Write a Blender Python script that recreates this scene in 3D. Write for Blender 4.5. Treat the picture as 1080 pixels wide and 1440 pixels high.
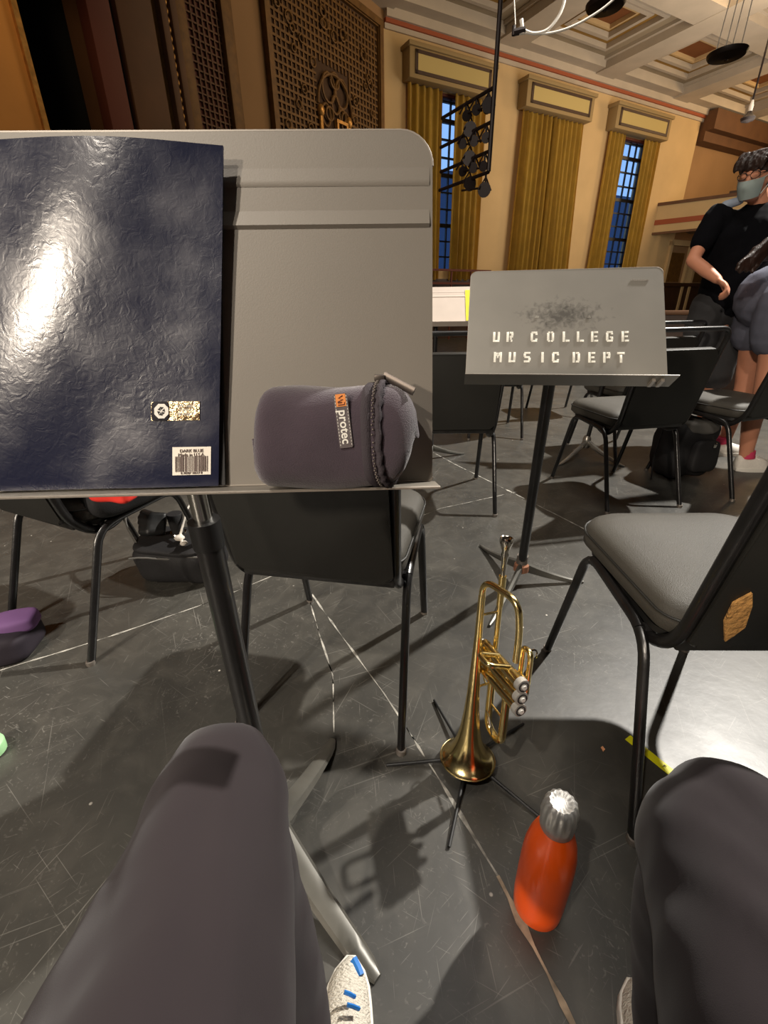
import bpy, bmesh, math, random
from mathutils import Vector, Matrix, noise
random.seed(7)
PI = math.pi
sc = bpy.context.scene
for o in list(bpy.data.objects): bpy.data.objects.remove(o)
C = sc.collection
# ------------------------------------------------------------------ camera
H = 1.0; FPX = 620.0; PITCH = math.radians(25.0); ROLL = math.radians(-0.86)
cd = bpy.data.cameras.new('camera'); cam = bpy.data.objects.new('camera', cd); C.objects.link(cam)
cd.sensor_fit = 'VERTICAL'; cd.sensor_height = 24.0; cd.lens = 24.0*FPX/1440.0
cd.clip_start = 0.02; cd.clip_end = 200
cp, sp_ = math.cos(PITCH), math.sin(PITCH)
M0 = Matrix(((1, 0, 0), (0, -sp_, -cp), (0, cp, -sp_)))
cr, sr = math.cos(ROLL), math.sin(ROLL)
MW = Matrix(((cr, -sr, 0), (sr, cr, 0), (0, 0, 1))) @ M0          # world -> view (x right, y down, z forward)
RT = MW.transposed()
cm = (RT @ Matrix(((1, 0, 0), (0, -1, 0), (0, 0, -1)))).to_4x4(); cm.translation = (0, 0, H)
cam.matrix_world = cm
sc.camera = cam
CAMP = Vector((0, 0, H))
def ray(px, py): return RT @ Vector(((px-540)/FPX, (py-720)/FPX, 1.0))
def az(px, py, z=0.0):
    r = ray(px, py); return CAMP + r*((z-H)/r.z)
def ay(px, py, y):
    r = ray(px, py); return CAMP + r*(y/r.y)
def apl(px, py, p0, n):
    r = ray(px, py); n = Vector(n); return CAMP + r*((Vector(p0)-CAMP).dot(n)/r.dot(n))
# ------------------------------------------------------------------ world, lights, exposure
w = bpy.data.worlds.new('world'); sc.world = w; w.use_nodes = True
w.node_tree.nodes['Background'].inputs[0].default_value = (0.22, 0.38, 0.68, 1)
w.node_tree.nodes['Background'].inputs[1].default_value = 1.5
sc.view_settings.view_transform = 'Standard'; sc.view_settings.look = 'None'
sc.view_settings.gamma = 1.0; sc.view_settings.exposure = 0.0; sc.view_settings.use_curve_mapping = False
def lamp(name, kind, loc, energy, color, size=0.1, target=None, spot=None, blend=0.4):
    l = bpy.data.lights.new(name, kind); l.energy = energy; l.color = color
    o = bpy.data.objects.new(name, l); C.objects.link(o); o.location = loc
    if kind == 'AREA': l.shape = 'SQUARE'; l.size = size
    else: l.shadow_soft_size = size
    if kind == 'SPOT': l.spot_size = spot; l.spot_blend = blend
    if target is not None:
        o.rotation_euler = (Vector(target)-Vector(loc)).to_track_quat('-Z', 'Y').to_euler()
    return o
lamp('stage_spot_front', 'SPOT', (5.0, 4.1, 6.4), 5000, (1, .95, .87), .10, (1.3, 2.3, 0), 1.25, .3)
lamp('stage_spot_left', 'SPOT', (-4.5, -4.8, 3.5), 1250, (1, .86, .70), .16, (0.2, 1.2, .5), 1.3)
lamp('stage_spot_left_upper', 'SPOT', (-3.1, -4.8, 5.6), 750, (1, .88, .74), .12, (0.4, 1.4, .5), 1.3)
lamp('stage_spot_above', 'SPOT', (-2.7, -2.3, 6.8), 1500, (1, .92, .82), .10, (-0.75, 1.2, 0), .50, 1.0)
lamp('overhead_fill', 'AREA', (0.5, 2.0, 7.0), 90, (1, .93, .84), 2.5, (0.5, 2.0, 0))  # soft area fill added overhead, not a visible fixture
# ------------------------------------------------------------------ materials
def lin(c): return tuple(((v/255)/12.92 if v/255 <= .04045 else (((v/255)+.055)/1.055)**2.4) for v in c) + (1,)
def mat(name, rgb, rough=.6, metal=0.0, spec=.5, var=0.0, vscale=8.0, bump=0.0, bscale=60.0, coat=0.0, sheen=0.0, rgb2=None, stretch=None, emit=0.0):
    m = bpy.data.materials.new(name); m.use_nodes = True
    nt = m.node_tree; b = nt.nodes['Principled BSDF']; L = nt.links.new
    c = lin(rgb)
    b.inputs['Base Color'].default_value = c; b.inputs['Roughness'].default_value = rough
    b.inputs['Metallic'].default_value = metal; b.inputs['Specular IOR Level'].default_value = spec
    if coat: b.inputs['Coat Weight'].default_value = coat; b.inputs['Coat Roughness'].default_value = .12
    if sheen: b.inputs['Sheen Weight'].default_value = sheen; b.inputs['Sheen Roughness'].default_value = .5
    if emit: b.inputs['Emission Color'].default_value = c; b.inputs['Emission Strength'].default_value = emit
    tc = nt.nodes.new('ShaderNodeTexCoord'); mp = nt.nodes.new('ShaderNodeMapping'); L(tc.outputs['Object'], mp.inputs[0])
    if stretch: mp.inputs['Scale'].default_value = stretch
    if var:
        n = nt.nodes.new('ShaderNodeTexNoise'); n.inputs['Scale'].default_value = vscale; n.inputs['Detail'].default_value = 6
        L(mp.outputs[0], n.inputs[0])
        r = nt.nodes.new('ShaderNodeValToRGB'); L(n.outputs[0], r.inputs[0])
        r.color_ramp.elements[0].position = .3; r.color_ramp.elements[1].position = .7
        c2 = lin(rgb2) if rgb2 else tuple(v*(1-var) for v in c[:3]) + (1,)
        r.color_ramp.elements[0].color = c2; r.color_ramp.elements[1].color = c if rgb2 else tuple(min(1, v*(1+var)) for v in c[:3]) + (1,)
        L(r.outputs[0], b.inputs['Base Color'])
    if bump:
        n2 = nt.nodes.new('ShaderNodeTexNoise'); n2.inputs['Scale'].default_value = bscale; n2.inputs['Detail'].default_value = 4
        L(mp.outputs[0], n2.inputs[0])
        bp = nt.nodes.new('ShaderNodeBump'); bp.inputs['Strength'].default_value = bump; bp.inputs['Distance'].default_value = .01
        L(n2.outputs[0], bp.inputs['Height']); L(bp.outputs[0], b.inputs['Normal'])
    return m
m_tube = mat('black_enamel', (26, 25, 25), .28, 0, .6, var=.3, vscale=20, bump=.05, bscale=90)
m_bar = mat('worn_black_bar', (30, 29, 28), .35, 0, .6, var=.5, vscale=40)
m_seat = mat('grey_vinyl', (70, 67, 61), .58, 0, .35, var=.1, vscale=5, bump=.25, bscale=500)
m_back = mat('black_vinyl', (38, 37, 34), .5, 0, .35, var=.12, vscale=6, bump=.15, bscale=600)
m_foot = mat('chair_glide', (128, 120, 112), .4, .5)
m_plug = mat('tube_end_plug', (200, 195, 180), .3, .9)
m_desk = mat('music_desk_black_glare', (120, 114, 105), .5, .1, .5, var=.08, vscale=3, bump=.04, bscale=700)  # matte black paint, its glare put into a grey base colour
m_desk_edge = mat('desk_edge', (150, 142, 132), .4, .3)
m_deskdark = mat('desk_underside', (52, 52, 50), .45, .1)
m_chrome = mat('chrome', (200, 198, 192), .16, 1)
m_pole = mat('pole_black', (34, 33, 33), .3, .1, .6, bump=.03)
m_base = mat('stand_base_grey', (88, 86, 80), .38, .3, .5, var=.25, vscale=12)
m_silver = mat('silver_paint', (170, 166, 158), .35, .7)
m_pants = mat('dark_trouser_cloth', (43, 37, 39), .9, 0, .15, var=.08, vscale=4, bump=.06, bscale=1200, sheen=.12)
m_orange = mat('orange_enamel', (255, 92, 12), .32, 0, .5, coat=.3)
m_steel = mat('brushed_steel', (214, 212, 208), .42, .85, bump=.05, bscale=300)
m_brass = mat('lacquered_brass', (255, 230, 162), .2, 1)
m_silverplate = mat('silver_plate', (214, 208, 196), .14, 1)
m_capm = mat('pale_cap_metal', (196, 192, 184), .3, .35)
m_pearl = mat('pearl', (225, 222, 215), .3)
m_blackrub = mat('black_rubber', (22, 22, 22), .5)
m_pouch = mat('plum_neoprene', (64, 53, 61), .85, 0, .2, var=.15, vscale=25, bump=.3, bscale=900, sheen=.5)
m_zip = mat('zip_tape', (66, 60, 64), .8, 0, .2, bump=.4, bscale=1200)
m_nick = mat('nickel', (104, 96, 90), .45, .8)
m_white = mat('white_print', (232, 228, 218), .6)
m_white_worn = mat('worn_stencil_paint', (236, 232, 220), .7, var=.22, vscale=60)
m_black = mat('black_print', (30, 26, 26), .7)
m_leather = mat('grey_leather_tag', (92, 84, 84), .5, bump=.2)
m_logo = mat('orange_logo_patch', (226, 140, 70), .5)
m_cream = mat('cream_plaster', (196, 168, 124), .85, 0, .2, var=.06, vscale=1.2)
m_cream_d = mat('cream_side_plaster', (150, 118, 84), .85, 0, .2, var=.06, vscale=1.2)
m_gold_d = mat('old_gold', (104, 72, 28), .6, .2, var=.25, vscale=9)
m_gold_l = mat('bright_gilding', (190, 140, 72), .4, .5, var=.3, vscale=12)
m_maroon = mat('maroon_paint', (96, 44, 28), .7)
m_redline = mat('terracotta_band', (150, 74, 40), .7)
m_brown = mat('brown_plaster', (96, 64, 38), .7, var=.15, vscale=2)
m_pel = mat('pelmet_olive_tan', (150, 128, 90), .8, 0, .2)
m_pelp = mat('pelmet_panel', (184, 164, 108), .8, 0, .2)
m_curt = mat('mustard_curtain', (188, 150, 58), .8, 0, .25, var=.12, vscale=3, sheen=.3)
m_blackcurt = mat('black_drape', (14, 13, 13), .9)
m_orangewall = mat('ochre_panel', (206, 140, 62), .6, var=.1, vscale=1)
m_ceil = mat('ceiling_plaster', (182, 170, 154), .85, 0, .2, var=.08, vscale=1.5)
m_ceil_d = mat('ceiling_drab', (152, 138, 116), .85, 0, .2, var=.08, vscale=2)
m_ceil_g = mat('ceiling_gold', (146, 112, 56), .8, 0, .2, var=.1, vscale=2)
m_ceil_p = mat('ceiling_umber', (122, 76, 44), .8, 0, .2, var=.1, vscale=2)
m_wood_d = mat('dark_wainscot', (60, 38, 24), .5, var=.2, vscale=3)
m_skin = mat('skin', (206, 142, 112), .55, 0, .35, var=.04, vscale=12)
m_shirt = mat('black_tshirt', (12, 12, 16), .95, 0, .1)
m_slate = mat('slate_shorts', (96, 98, 112), .9, 0, .2, bump=.2, bscale=300)
m_dkgrey = mat('charcoal_shorts', (52, 52, 54), .9)
m_hair = mat('dark_hair', (44, 28, 22), .4, 0, .6, var=.4, vscale=20, stretch=(1, 1, .2), bump=.5, bscale=60)
m_mask = mat('pale_blue_mask', (196, 212, 210), .8)
m_lace = mat('white_shoe', (228, 222, 212), .7, var=.05, vscale=60)
m_knit = mat('cream_knit_shoe', (236, 228, 212), .8, bump=.9, bscale=170, stretch=(1, 2.2, 1))
m_blue = mat('blue_shoe_stripe', (40, 120, 200), .5)
m_pink = mat('pink_sock', (206, 60, 96), .8)
m_yellow = mat('yellow_tape', (232, 226, 20), .5)
m_bag = mat('black_nylon', (32, 31, 32), .7, 0, .4, bump=.25, bscale=350)
m_bagl = mat('grey_nylon_panel', (96, 94, 90), .6, bump=.2, bscale=300)
m_purple = mat('purple_cloth', (118, 82, 132), .8)
m_purpled = mat('dark_purple_cloth', (34, 26, 36), .8)
m_red = mat('red_cloth', (222, 52, 40), .6)
m_green = mat('mint_plastic', (166, 218, 160), .5)
m_foam = mat('torn_foam', (214, 160, 92), .9, var=.25, vscale=40, bump=.8, bscale=90)
m_chalk = mat('worn_tape_line', (186, 182, 172), .8, var=.45, vscale=30, rgb2=(84, 81, 75))
m_seam = mat('floor_joint', (176, 156, 132), .8, var=.5, vscale=26, rgb2=(74, 66, 56))
m_cable = mat('white_cable', (226, 218, 206), .5)
m_lampdark = mat('dark_lamp_metal', (40, 30, 28), .5, .3)
m_paperw = mat('label_paper', (240, 232, 218), .7)
m_bars = mat('label_ink', (120, 106, 100), .8)
m_foil = mat('gold_foil', (206, 178, 138), .25, .9, bump=.3, bscale=150)
m_foild = mat('dark_foil', (40, 38, 44), .2, .6)

def floor_material():
    m = bpy.data.materials.new('scuffed_stage_floor'); m.use_nodes = True; nt = m.node_tree; L = nt.links.new
    b = nt.nodes['Principled BSDF']; N = nt.nodes.new
    tc = N('ShaderNodeTexCoord')
    def ns(scale, detail, vec=None, dist=0, rough=.55):
        n = N('ShaderNodeTexNoise'); n.inputs['Scale'].default_value = scale; n.inputs['Detail'].default_value = detail
        n.inputs['Distortion'].default_value = dist; n.inputs['Roughness'].default_value = rough
        L(vec or tc.outputs['Object'], n.inputs[0]); return n.outputs[0]
    def ramp(v, a, bb, c0, c1):
        r = N('ShaderNodeValToRGB'); L(v, r.inputs[0]); r.color_ramp.elements[0].position = a; r.color_ramp.elements[1].position = bb
        r.color_ramp.elements[0].color = c0; r.color_ramp.elements[1].color = c1; return r.outputs[0]
    def mix(f, a, bb, mode='MIX'):
        x = N('ShaderNodeMix'); x.data_type = 'RGBA'; x.blend_type = mode
        if isinstance(f, float): x.inputs[0].default_value = f
        else: L(f, x.inputs[0])
        for i, v in ((6, a), (7, bb)):
            if isinstance(v, tuple): x.inputs[i].default_value = v
            else: L(v, x.inputs[i])
        return x.outputs[2]
    K, W = (0, 0, 0, 1), (1, 1, 1, 1)
    base = ramp(ns(1.6, 8), .3, .72, lin((48, 47, 44)), lin((68, 66, 61)))
    base = mix(ramp(ns(9, 8, dist=1.0), .45, .75, K, (.35, .35, .35, 1)), base, lin((92, 89, 82)))
    # fine long scratches: thin straight streaks of strongly stretched noise in several directions
    scr = None
    for i, (ang, sx, sy, th) in enumerate(((20, 2.6, 190, .72), (68, 3.2, 200, .72), (118, 2.2, 210, .73), (-35, 4.0, 220, .72), (95, 9, 260, .71), (40, 8, 260, .71), (155, 12, 280, .71))):
        mp = N('ShaderNodeMapping'); mp.vector_type = 'TEXTURE'; L(tc.outputs['Object'], mp.inputs[0])
        mp.inputs['Rotation'].default_value[2] = math.radians(ang); mp.inputs['Scale'].default_value = (1/sx, 1/sy, 1)
        mp.inputs['Location'].default_value = (i*3.7, i*1.9, 0)
        line = ramp(ns(1.0, 1.0, mp.outputs[0], .0), th, th+.03, K, W)
        scr = line if scr is None else mix(1.0, scr, line, 'ADD')
    scr = mix(1.0, scr, ramp(ns(1.9, 4), .38, .62, (.12, .12, .12, 1), W), 'MULTIPLY')
    fine = ramp(ns(46, 6, dist=2.5), .60, .70, K, (.5, .5, .5, 1))
    fine = mix(1.0, fine, ramp(ns(2.2, 3), .42, .7, K, W), 'MULTIPLY')
    base = mix(fine, base, lin((150, 146, 138)))
    base = mix(mix(1.0, scr, (.26, .26, .26, 1), 'MULTIPLY'), base, lin((176, 172, 164)))
    # specks of white paint and dust
    vo = N('ShaderNodeTexVoronoi'); vo.inputs['Scale'].default_value = 14; vo.inputs['Randomness'].default_value = 1; L(tc.outputs['Object'], vo.inputs[0])
    sp = ramp(vo.outputs['Distance'], .035, .06, W, K)
    sp = mix(1.0, sp, ramp(ns(2.7, 2), .52, .58, K, W), 'MULTIPLY')
    base = mix(sp, base, lin((214, 208, 196)))
    L(base, b.inputs['Base Color'])
    rr = N('ShaderNodeMapRange'); L(ns(5, 6), rr.inputs[0]); rr.inputs[3].default_value = .30; rr.inputs[4].default_value = .52
    L(rr.outputs[0], b.inputs['Roughness']); b.inputs['Specular IOR Level'].default_value = .55
    bp = N('ShaderNodeBump'); bp.inputs['Strength'].default_value = .12; bp.inputs['Distance'].default_value = .004
    L(ns(22, 5), bp.inputs['Height']); L(bp.outputs[0], b.inputs['Normal'])
    return m
m_floor = floor_material()

def folder_material():
    m = mat('navy_gloss_card', (26, 29, 50), .24, 0, .6)
    nt = m.node_tree; b = nt.nodes['Principled BSDF']; L = nt.links.new; N = nt.nodes.new
    tc = N('ShaderNodeTexCoord')
    n1 = N('ShaderNodeTexNoise'); n1.inputs['Scale'].default_value = 110; n1.inputs['Detail'].default_value = 5; n1.inputs['Distortion'].default_value = 1.2; L(tc.outputs['Object'], n1.inputs[0])
    n2 = N('ShaderNodeTexNoise'); n2.inputs['Scale'].default_value = 14; n2.inputs['Detail'].default_value = 3; L(tc.outputs['Object'], n2.inputs[0])
    ad = N('ShaderNodeMath'); ad.operation = 'MULTIPLY_ADD'; L(n2.outputs[0], ad.inputs[0]); ad.inputs[1].default_value = 2.2; L(n1.outputs[0], ad.inputs[2])
    bp = N('ShaderNodeBump'); bp.inputs['Strength'].default_value = .10; bp.inputs['Distance'].default_value = .002; L(ad.outputs[0], bp.inputs['Height']); L(bp.outputs[0], b.inputs['Normal'])
    # greasy finger smudges
    n3 = N('ShaderNodeTexNoise'); n3.inputs['Scale'].default_value = 16; n3.inputs['Detail'].default_value = 2; L(tc.outputs['Object'], n3.inputs[0])
    r = N('ShaderNodeValToRGB'); L(n3.outputs[0], r.inputs[0]); r.color_ramp.elements[0].position = .58; r.color_ramp.elements[1].position = .78
    r.color_ramp.elements[0].color = lin((26, 29, 50)); r.color_ramp.elements[1].color = lin((58, 58, 70)); L(r.outputs[0], b.inputs['Base Color'])
    r2 = N('ShaderNodeMapRange'); L(n3.outputs[0], r2.inputs[0]); r2.inputs[1].default_value = .45; r2.inputs[2].default_value = .75; r2.inputs[3].default_value = .21; r2.inputs[4].default_value = .34
    L(r2.outputs[0], b.inputs['Roughness'])
    return m
m_folder = folder_material()
def glass_material():
    m = bpy.data.materials.new('window_glass'); m.use_nodes = True; b = m.node_tree.nodes['Principled BSDF']
    b.inputs['Base Color'].default_value = (.85, .92, 1, 1); b.inputs['Transmission Weight'].default_value = 1; b.inputs['Roughness'].default_value = .02; b.inputs['IOR'].default_value = 1.02
    return m
m_glass = glass_material()
# ------------------------------------------------------------------ mesh helpers
def new(): return bmesh.new()
def tri(bm, vs, f): 
    V = [bm.verts.new(v) for v in vs]
    for q in f:
        try: bm.faces.new([V[i] for i in q])
        except ValueError: pass
    return V
def box(bm, c, s, rot=None, bev=0.0):
    b2 = new(); bmesh.ops.create_cube(b2, size=1)
    bmesh.ops.scale(b2, vec=s, verts=b2.verts)
    if bev: bmesh.ops.bevel(b2, geom=b2.edges[:], offset=bev, segments=2, affect='EDGES', profile=.5)
    if rot is not None: bmesh.ops.transform(b2, matrix=rot.to_4x4(), verts=b2.verts)
    bmesh.ops.translate(b2, vec=c, verts=b2.verts); join(bm, b2)
def join(bm, b2):
    mm = {v: bm.verts.new(v.co) for v in b2.verts}
    for f in b2.faces:
        try: bm.faces.new([mm[v] for v in f.verts])
        except ValueError: pass
    b2.free()
def bx(bm, x0, x1, y0, y1, z0, z1, bev=0.0): box(bm, ((x0+x1)/2, (y0+y1)/2, (z0+z1)/2), (abs(x1-x0), abs(y1-y0), abs(z1-z0)), None, bev)
def fillet(P, r, n=5):
    P = [Vector(p) for p in P]; out = [P[0]]
    for i in range(1, len(P)-1):
        a, b, c = P[i-1], P[i], P[i+1]; u = (a-b); v = (c-b); rr = min(r if not isinstance(r, (list, tuple)) else r[i-1], u.length*.49, v.length*.49)
        p0 = b+u.normalized()*rr; p1 = b+v.normalized()*rr
        for k in range(n+1):
            t = k/n; out.append(p0*(1-t)**2+b*2*t*(1-t)+p1*t*t)
    out.append(P[-1]); return out
def tube(bm, P, r, seg=10, flat=1.0, cap=True, up=(0, 0, 1)):
    P = [Vector(p) for p in P]; R = r if isinstance(r, (list, tuple)) else [r]*len(P)
    rings = []; t0 = (P[1]-P[0]).normalized(); u = Vector(up)
    if abs(t0.dot(u)) > .95: u = Vector((1, 0, 0)) if abs(t0.x) < .9 else Vector((0, 1, 0))
    nrm = (u-t0*t0.dot(u)).normalized()
    for i, p in enumerate(P):
        t = (P[min(i+1, len(P)-1)]-P[max(i-1, 0)]).normalized()
        nrm = (nrm-t*t.dot(nrm)).normalized(); bn = t.cross(nrm)
        rings.append([bm.verts.new(p+(nrm*math.cos(2*PI*k/seg)+bn*math.sin(2*PI*k/seg)*flat)*R[i]) for k in range(seg)])
    for a, b in zip(rings, rings[1:]):
        for k in range(seg): bm.faces.new((a[k], a[(k+1) % seg], b[(k+1) % seg], b[k]))
    if cap: bm.faces.new(rings[0][::-1]); bm.faces.new(rings[-1])
def lathe(bm, prof, seg=32, M=None, capt=True, capb=True, mod=None):
    rings = []
    for (r, z) in prof:
        ring = []
        for k in range(seg):
            a = 2*PI*k/seg; q = r*(mod(a, z) if mod else 1)
            v = Vector((q*math.cos(a), q*math.sin(a), z)); ring.append(bm.verts.new(M @ v if M else v))
        rings.append(ring)
    for a, b in zip(rings, rings[1:]):
        for k in range(seg): bm.faces.new((a[k], a[(k+1) % seg], b[(k+1) % seg], b[k]))
    if capb: bm.faces.new(rings[0][::-1])
    if capt: bm.faces.new(rings[-1])
def rrect(w, h, r, n=5):
    out = []
    rr = r if isinstance(r, (list, tuple)) else (r,)*4    # tr, tl, bl, br
    for (cx, cy, a0, q) in ((w/2, h/2, 0, rr[0]), (-w/2, h/2, 90, rr[1]), (-w/2, -h/2, 180, rr[2]), (w/2, -h/2, 270, rr[3])):
        sx = 1 if cx > 0 else -1; sy = 1 if cy > 0 else -1
        for k in range(n+1):
            a = math.radians(a0+90*k/n); out.append((cx-sx*q+q*math.cos(a), cy-sy*q+q*math.sin(a)))
    return out
def slab(bm, outline, t0, t1, M=None, bev=0.0):
    """outline (x,y) extruded t0..t1 on z, optional matrix"""
    b2 = new(); n = len(outline)
    A = [b2.verts.new((x, y, t0)) for x, y in outline]; B = [b2.verts.new((x, y, t1)) for x, y in outline]
    b2.faces.new(A[::-1]); b2.faces.new(B)
    for k in range(n): b2.faces.new((A[k], A[(k+1) % n], B[(k+1) % n], B[k]))
    if bev:
        es = [e for e in b2.edges if len(e.link_faces) == 2 and (len(e.link_faces[0].verts) > 4) != (len(e.link_faces[1].verts) > 4)]
        bmesh.ops.bevel(b2, geom=es, offset=bev, segments=3, affect='EDGES', profile=.5)
    if M: bmesh.ops.transform(b2, matrix=M, verts=b2.verts)
    join(bm, b2)
def ell(bm, c, r, seg=16, rings=10, M=None):
    b2 = new(); bmesh.ops.create_uvsphere(b2, u_segments=seg, v_segments=rings, radius=1)
    bmesh.ops.scale(b2, vec=r, verts=b2.verts)
    if M: bmesh.ops.transform(b2, matrix=M, verts=b2.verts)
    bmesh.ops.translate(b2, vec=c, verts=b2.verts); join(bm, b2)
def capsule(bm, P, R, seg=14):
    P = [Vector(p) for p in P]
    for i, p in enumerate(P): ell(bm, p, (R[i],)*3, seg, 8)
    for i in range(len(P)-1): tube(bm, [P[i], P[i+1]], [R[i], R[i+1]], seg)
def obj(name, bm, m, parent=None, world=False, smooth=None, voxel=None, kind=None, noisefn=None, subd=0, smooth_it=6):
    bmesh.ops.recalc_face_normals(bm, faces=bm.faces[:])
    me = bpy.data.meshes.new(name); bm.to_mesh(me); bm.free()
    o = bpy.data.objects.new(name, me); C.objects.link(o)
    if voxel or subd:
        if voxel:
            md = o.modifiers.new('r', 'REMESH'); md.mode = 'VOXEL'; md.voxel_size = voxel; md.use_smooth_shade = True
            ms = o.modifiers.new('s', 'SMOOTH'); ms.iterations = smooth_it; ms.factor = .5
        if subd: ms = o.modifiers.new('u', 'SUBSURF'); ms.levels = subd; ms.render_levels = subd
        dg = bpy.context.evaluated_depsgraph_get(); me2 = bpy.data.meshes.new_from_object(o.evaluated_get(dg))
        o.modifiers.clear(); o.data = me2; bpy.data.meshes.remove(me); me = me2; me.name = name
    if noisefn:
        nn = [v.normal.copy() for v in me.vertices]
        for v, n in zip(me.vertices, nn): v.co += n*noisefn(v.co)
    if world and parent is not None:
        me.transform(parent.matrix_basis.inverted())
    me.materials.append(m)
    for p in me.polygons: p.use_smooth = True
    if not voxel:
        me.set_sharp_from_angle(angle=math.radians(38 if smooth is None else smooth))
    if parent is not None: o.parent = parent
    if kind: o['kind'] = kind
    return o
def thing(name, label, cat, loc=(0, 0, 0), rotz=0.0, group=None, kind=None):
    o = bpy.data.objects.new(name, None); C.objects.link(o); o.empty_display_size = .1
    o.location = loc; o.rotation_euler = (0, 0, rotz)
    o.matrix_basis = Matrix.Translation(Vector(loc)) @ Matrix.Rotation(rotz, 4, 'Z')
    if kind: o['kind'] = kind
    else:
        o['label'] = label; o['category'] = cat
        if group: o['group'] = group
    return o
def tag(o, label, cat, group=None):
    o['label'] = label; o['category'] = cat
    if group: o['group'] = group
    return o
def struct(name, bm, m, **k):
    o = obj(name, bm, m, **k); o['kind'] = 'structure'; return o
KIDS = {}
def dup(root, loc, rotz, label=None, group=None):
    r = root.copy(); C.objects.link(r)
    r.matrix_basis = Matrix.Translation(Vector(loc)) @ Matrix.Rotation(rotz, 4, 'Z')
    if label: r['label'] = label
    if group: r['group'] = group
    for ch in list(root.children):
        c = ch.copy(); C.objects.link(c); c.parent = r
        for g in list(ch.children):
            d = g.copy(); C.objects.link(d); d.parent = c
    return r
def text(s, size, m, M, parent=None, name='lettering', depth=.0004, align='CENTER', world=True, bold=0.0):
    cu = bpy.data.curves.new(name, 'FONT'); cu.body = s; cu.size = size; cu.extrude = depth; cu.align_x = align; cu.align_y = 'CENTER'; cu.offset = bold; cu.resolution_u = 3
    o = bpy.data.objects.new(name, cu); C.objects.link(o); bpy.context.view_layer.update()
    me = bpy.data.meshes.new_from_object(o.evaluated_get(bpy.context.evaluated_depsgraph_get()))
    bpy.data.objects.remove(o)
    me.transform(M)
    if parent is not None and world: me.transform(parent.matrix_basis.inverted())
    me.materials.append(m)
    q = bpy.data.objects.new(name, me); C.objects.link(q)
    if parent is not None: q.parent = parent
    return q
def frame(o, x, y, z):
    """matrix with columns x,y,z axes and origin o"""
    m = Matrix.Identity(4)
    for i, a in enumerate((x, y, z)):
        for k in range(3): m[k][i] = a[k]
    m.translation = Vector(o); return m
# ------------------------------------------------------------------ hall
YA = math.radians(61.6)
U = Vector((math.sin(YA), math.cos(YA), 0)); NN = Vector((-math.cos(YA), math.sin(YA), 0))
HM = frame((0, 0, 0), U, NN, (0, 0, 1))               # hall frame: x = along window wall, y = toward it
def hb(bm, u0, u1, n0, n1, z0, z1, bev=0.0):
    b2 = new(); bx(b2, u0, u1, n0, n1, z0, z1, bev); bmesh.ops.transform(b2, matrix=HM, verts=b2.verts); join(bm, b2)
WN = 13.0; UC = 7.23
f = new(); bx(f, -16, 30, -16, 30, -.2, 0); fl = struct('floor', f, m_floor)
# window wall with three openings
wins = ((8.05, 10.25), (12.05, 14.3), (16.05, 18.4)); ZB, ZT = 2.0, 6.3
b = new(); edges = [UC-.4] + [e for q in wins for e in q] + [21.0]
for i in range(0, len(edges), 2): hb(b, edges[i], edges[i+1], WN, WN+.5, 1.7, 7.6)
for a, c in wins: hb(b, a, c, WN, WN+.5, 1.7, ZB); hb(b, a, c, WN, WN+.5, ZT, 7.6)
struct('wall_windows', b, m_cream)
b = new(); hb(b, UC-.4, 30, WN-.06, WN+.45, 0, 1.7); hb(b, UC-.4, 30, WN-.12, WN, 1.62, 1.76); struct('baseboard_windows', b, m_wood_d)
b = new(); hb(b, 21.0, 30, WN+.25, WN+.6, 1.7, 7.6); struct('wall_far', b, m_cream_d)  # wall lying in shade; the shade is painted in as darker cream
# cornice: cream fillet, terracotta band
b = new(); hb(b, UC, 21.1, WN-.10, WN+.02, 7.30, 7.38); struct('trim_1', b, m_redline)
b = new(); hb(b, UC, 21.1, WN-.16, WN+.02, 7.38, 7.56); hb(b, UC, 21.1, WN-.05, WN+.02, 7.2, 7.30); struct('trim_2', b, m_ceil)
b = new(); hb(b, 21.1, 30, WN-.5, WN+.3, 6.9, 7.5); hb(b, 21.1, 30, WN-.2, WN+.3, 6.6, 6.9); struct('trim_3', b, m_brown)
# windows
for i, (a, c) in enumerate(wins):
    w_ = thing('window_%d' % (i+1), '', '', (0, 0, 0), 0, kind='structure')
    b = new()
    for x in (a, c): hb(b, x-.05, x+.05, WN+.1, WN+.4, ZB, ZT)
    hb(b, a, c, WN+.1, WN+.4, ZT-.06, ZT+.02); hb(b, a, c, WN+.05, WN+.45, ZB-.05, ZB+.04)
    obj('window_frame', b, m_maroon, w_)
    b = new(); k = a+.38
    while k < c-.1: hb(b, k-.02, k+.02, WN+.22, WN+.28, ZB, ZT); k += .36
    z = ZB+.4
    j = 0
    while z < ZT-.1: hb(b, a, c, WN+.21, WN+.29, z-(.05 if j % 3 == 2 else .02), z+(.05 if j % 3 == 2 else .02)); z += .42; j += 1
    obj('glazing_bars', b, m_blackrub, w_)
    b = new(); hb(b, a, c, WN+.245, WN+.255, ZB, ZT); obj('pane', b, m_glass, w_)
# trees/roofs outside darken the lower sky: a distant dark hedge line
b = new(); hb(b, -4, 60, 40, 41, 0, 12.0); tag(obj('garden_wall', b, mat('outside_dusk_wall', (58, 70, 92), .9)), 'dim blue grey wall outside, glimpsed through the lower window panes', 'wall')
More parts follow.
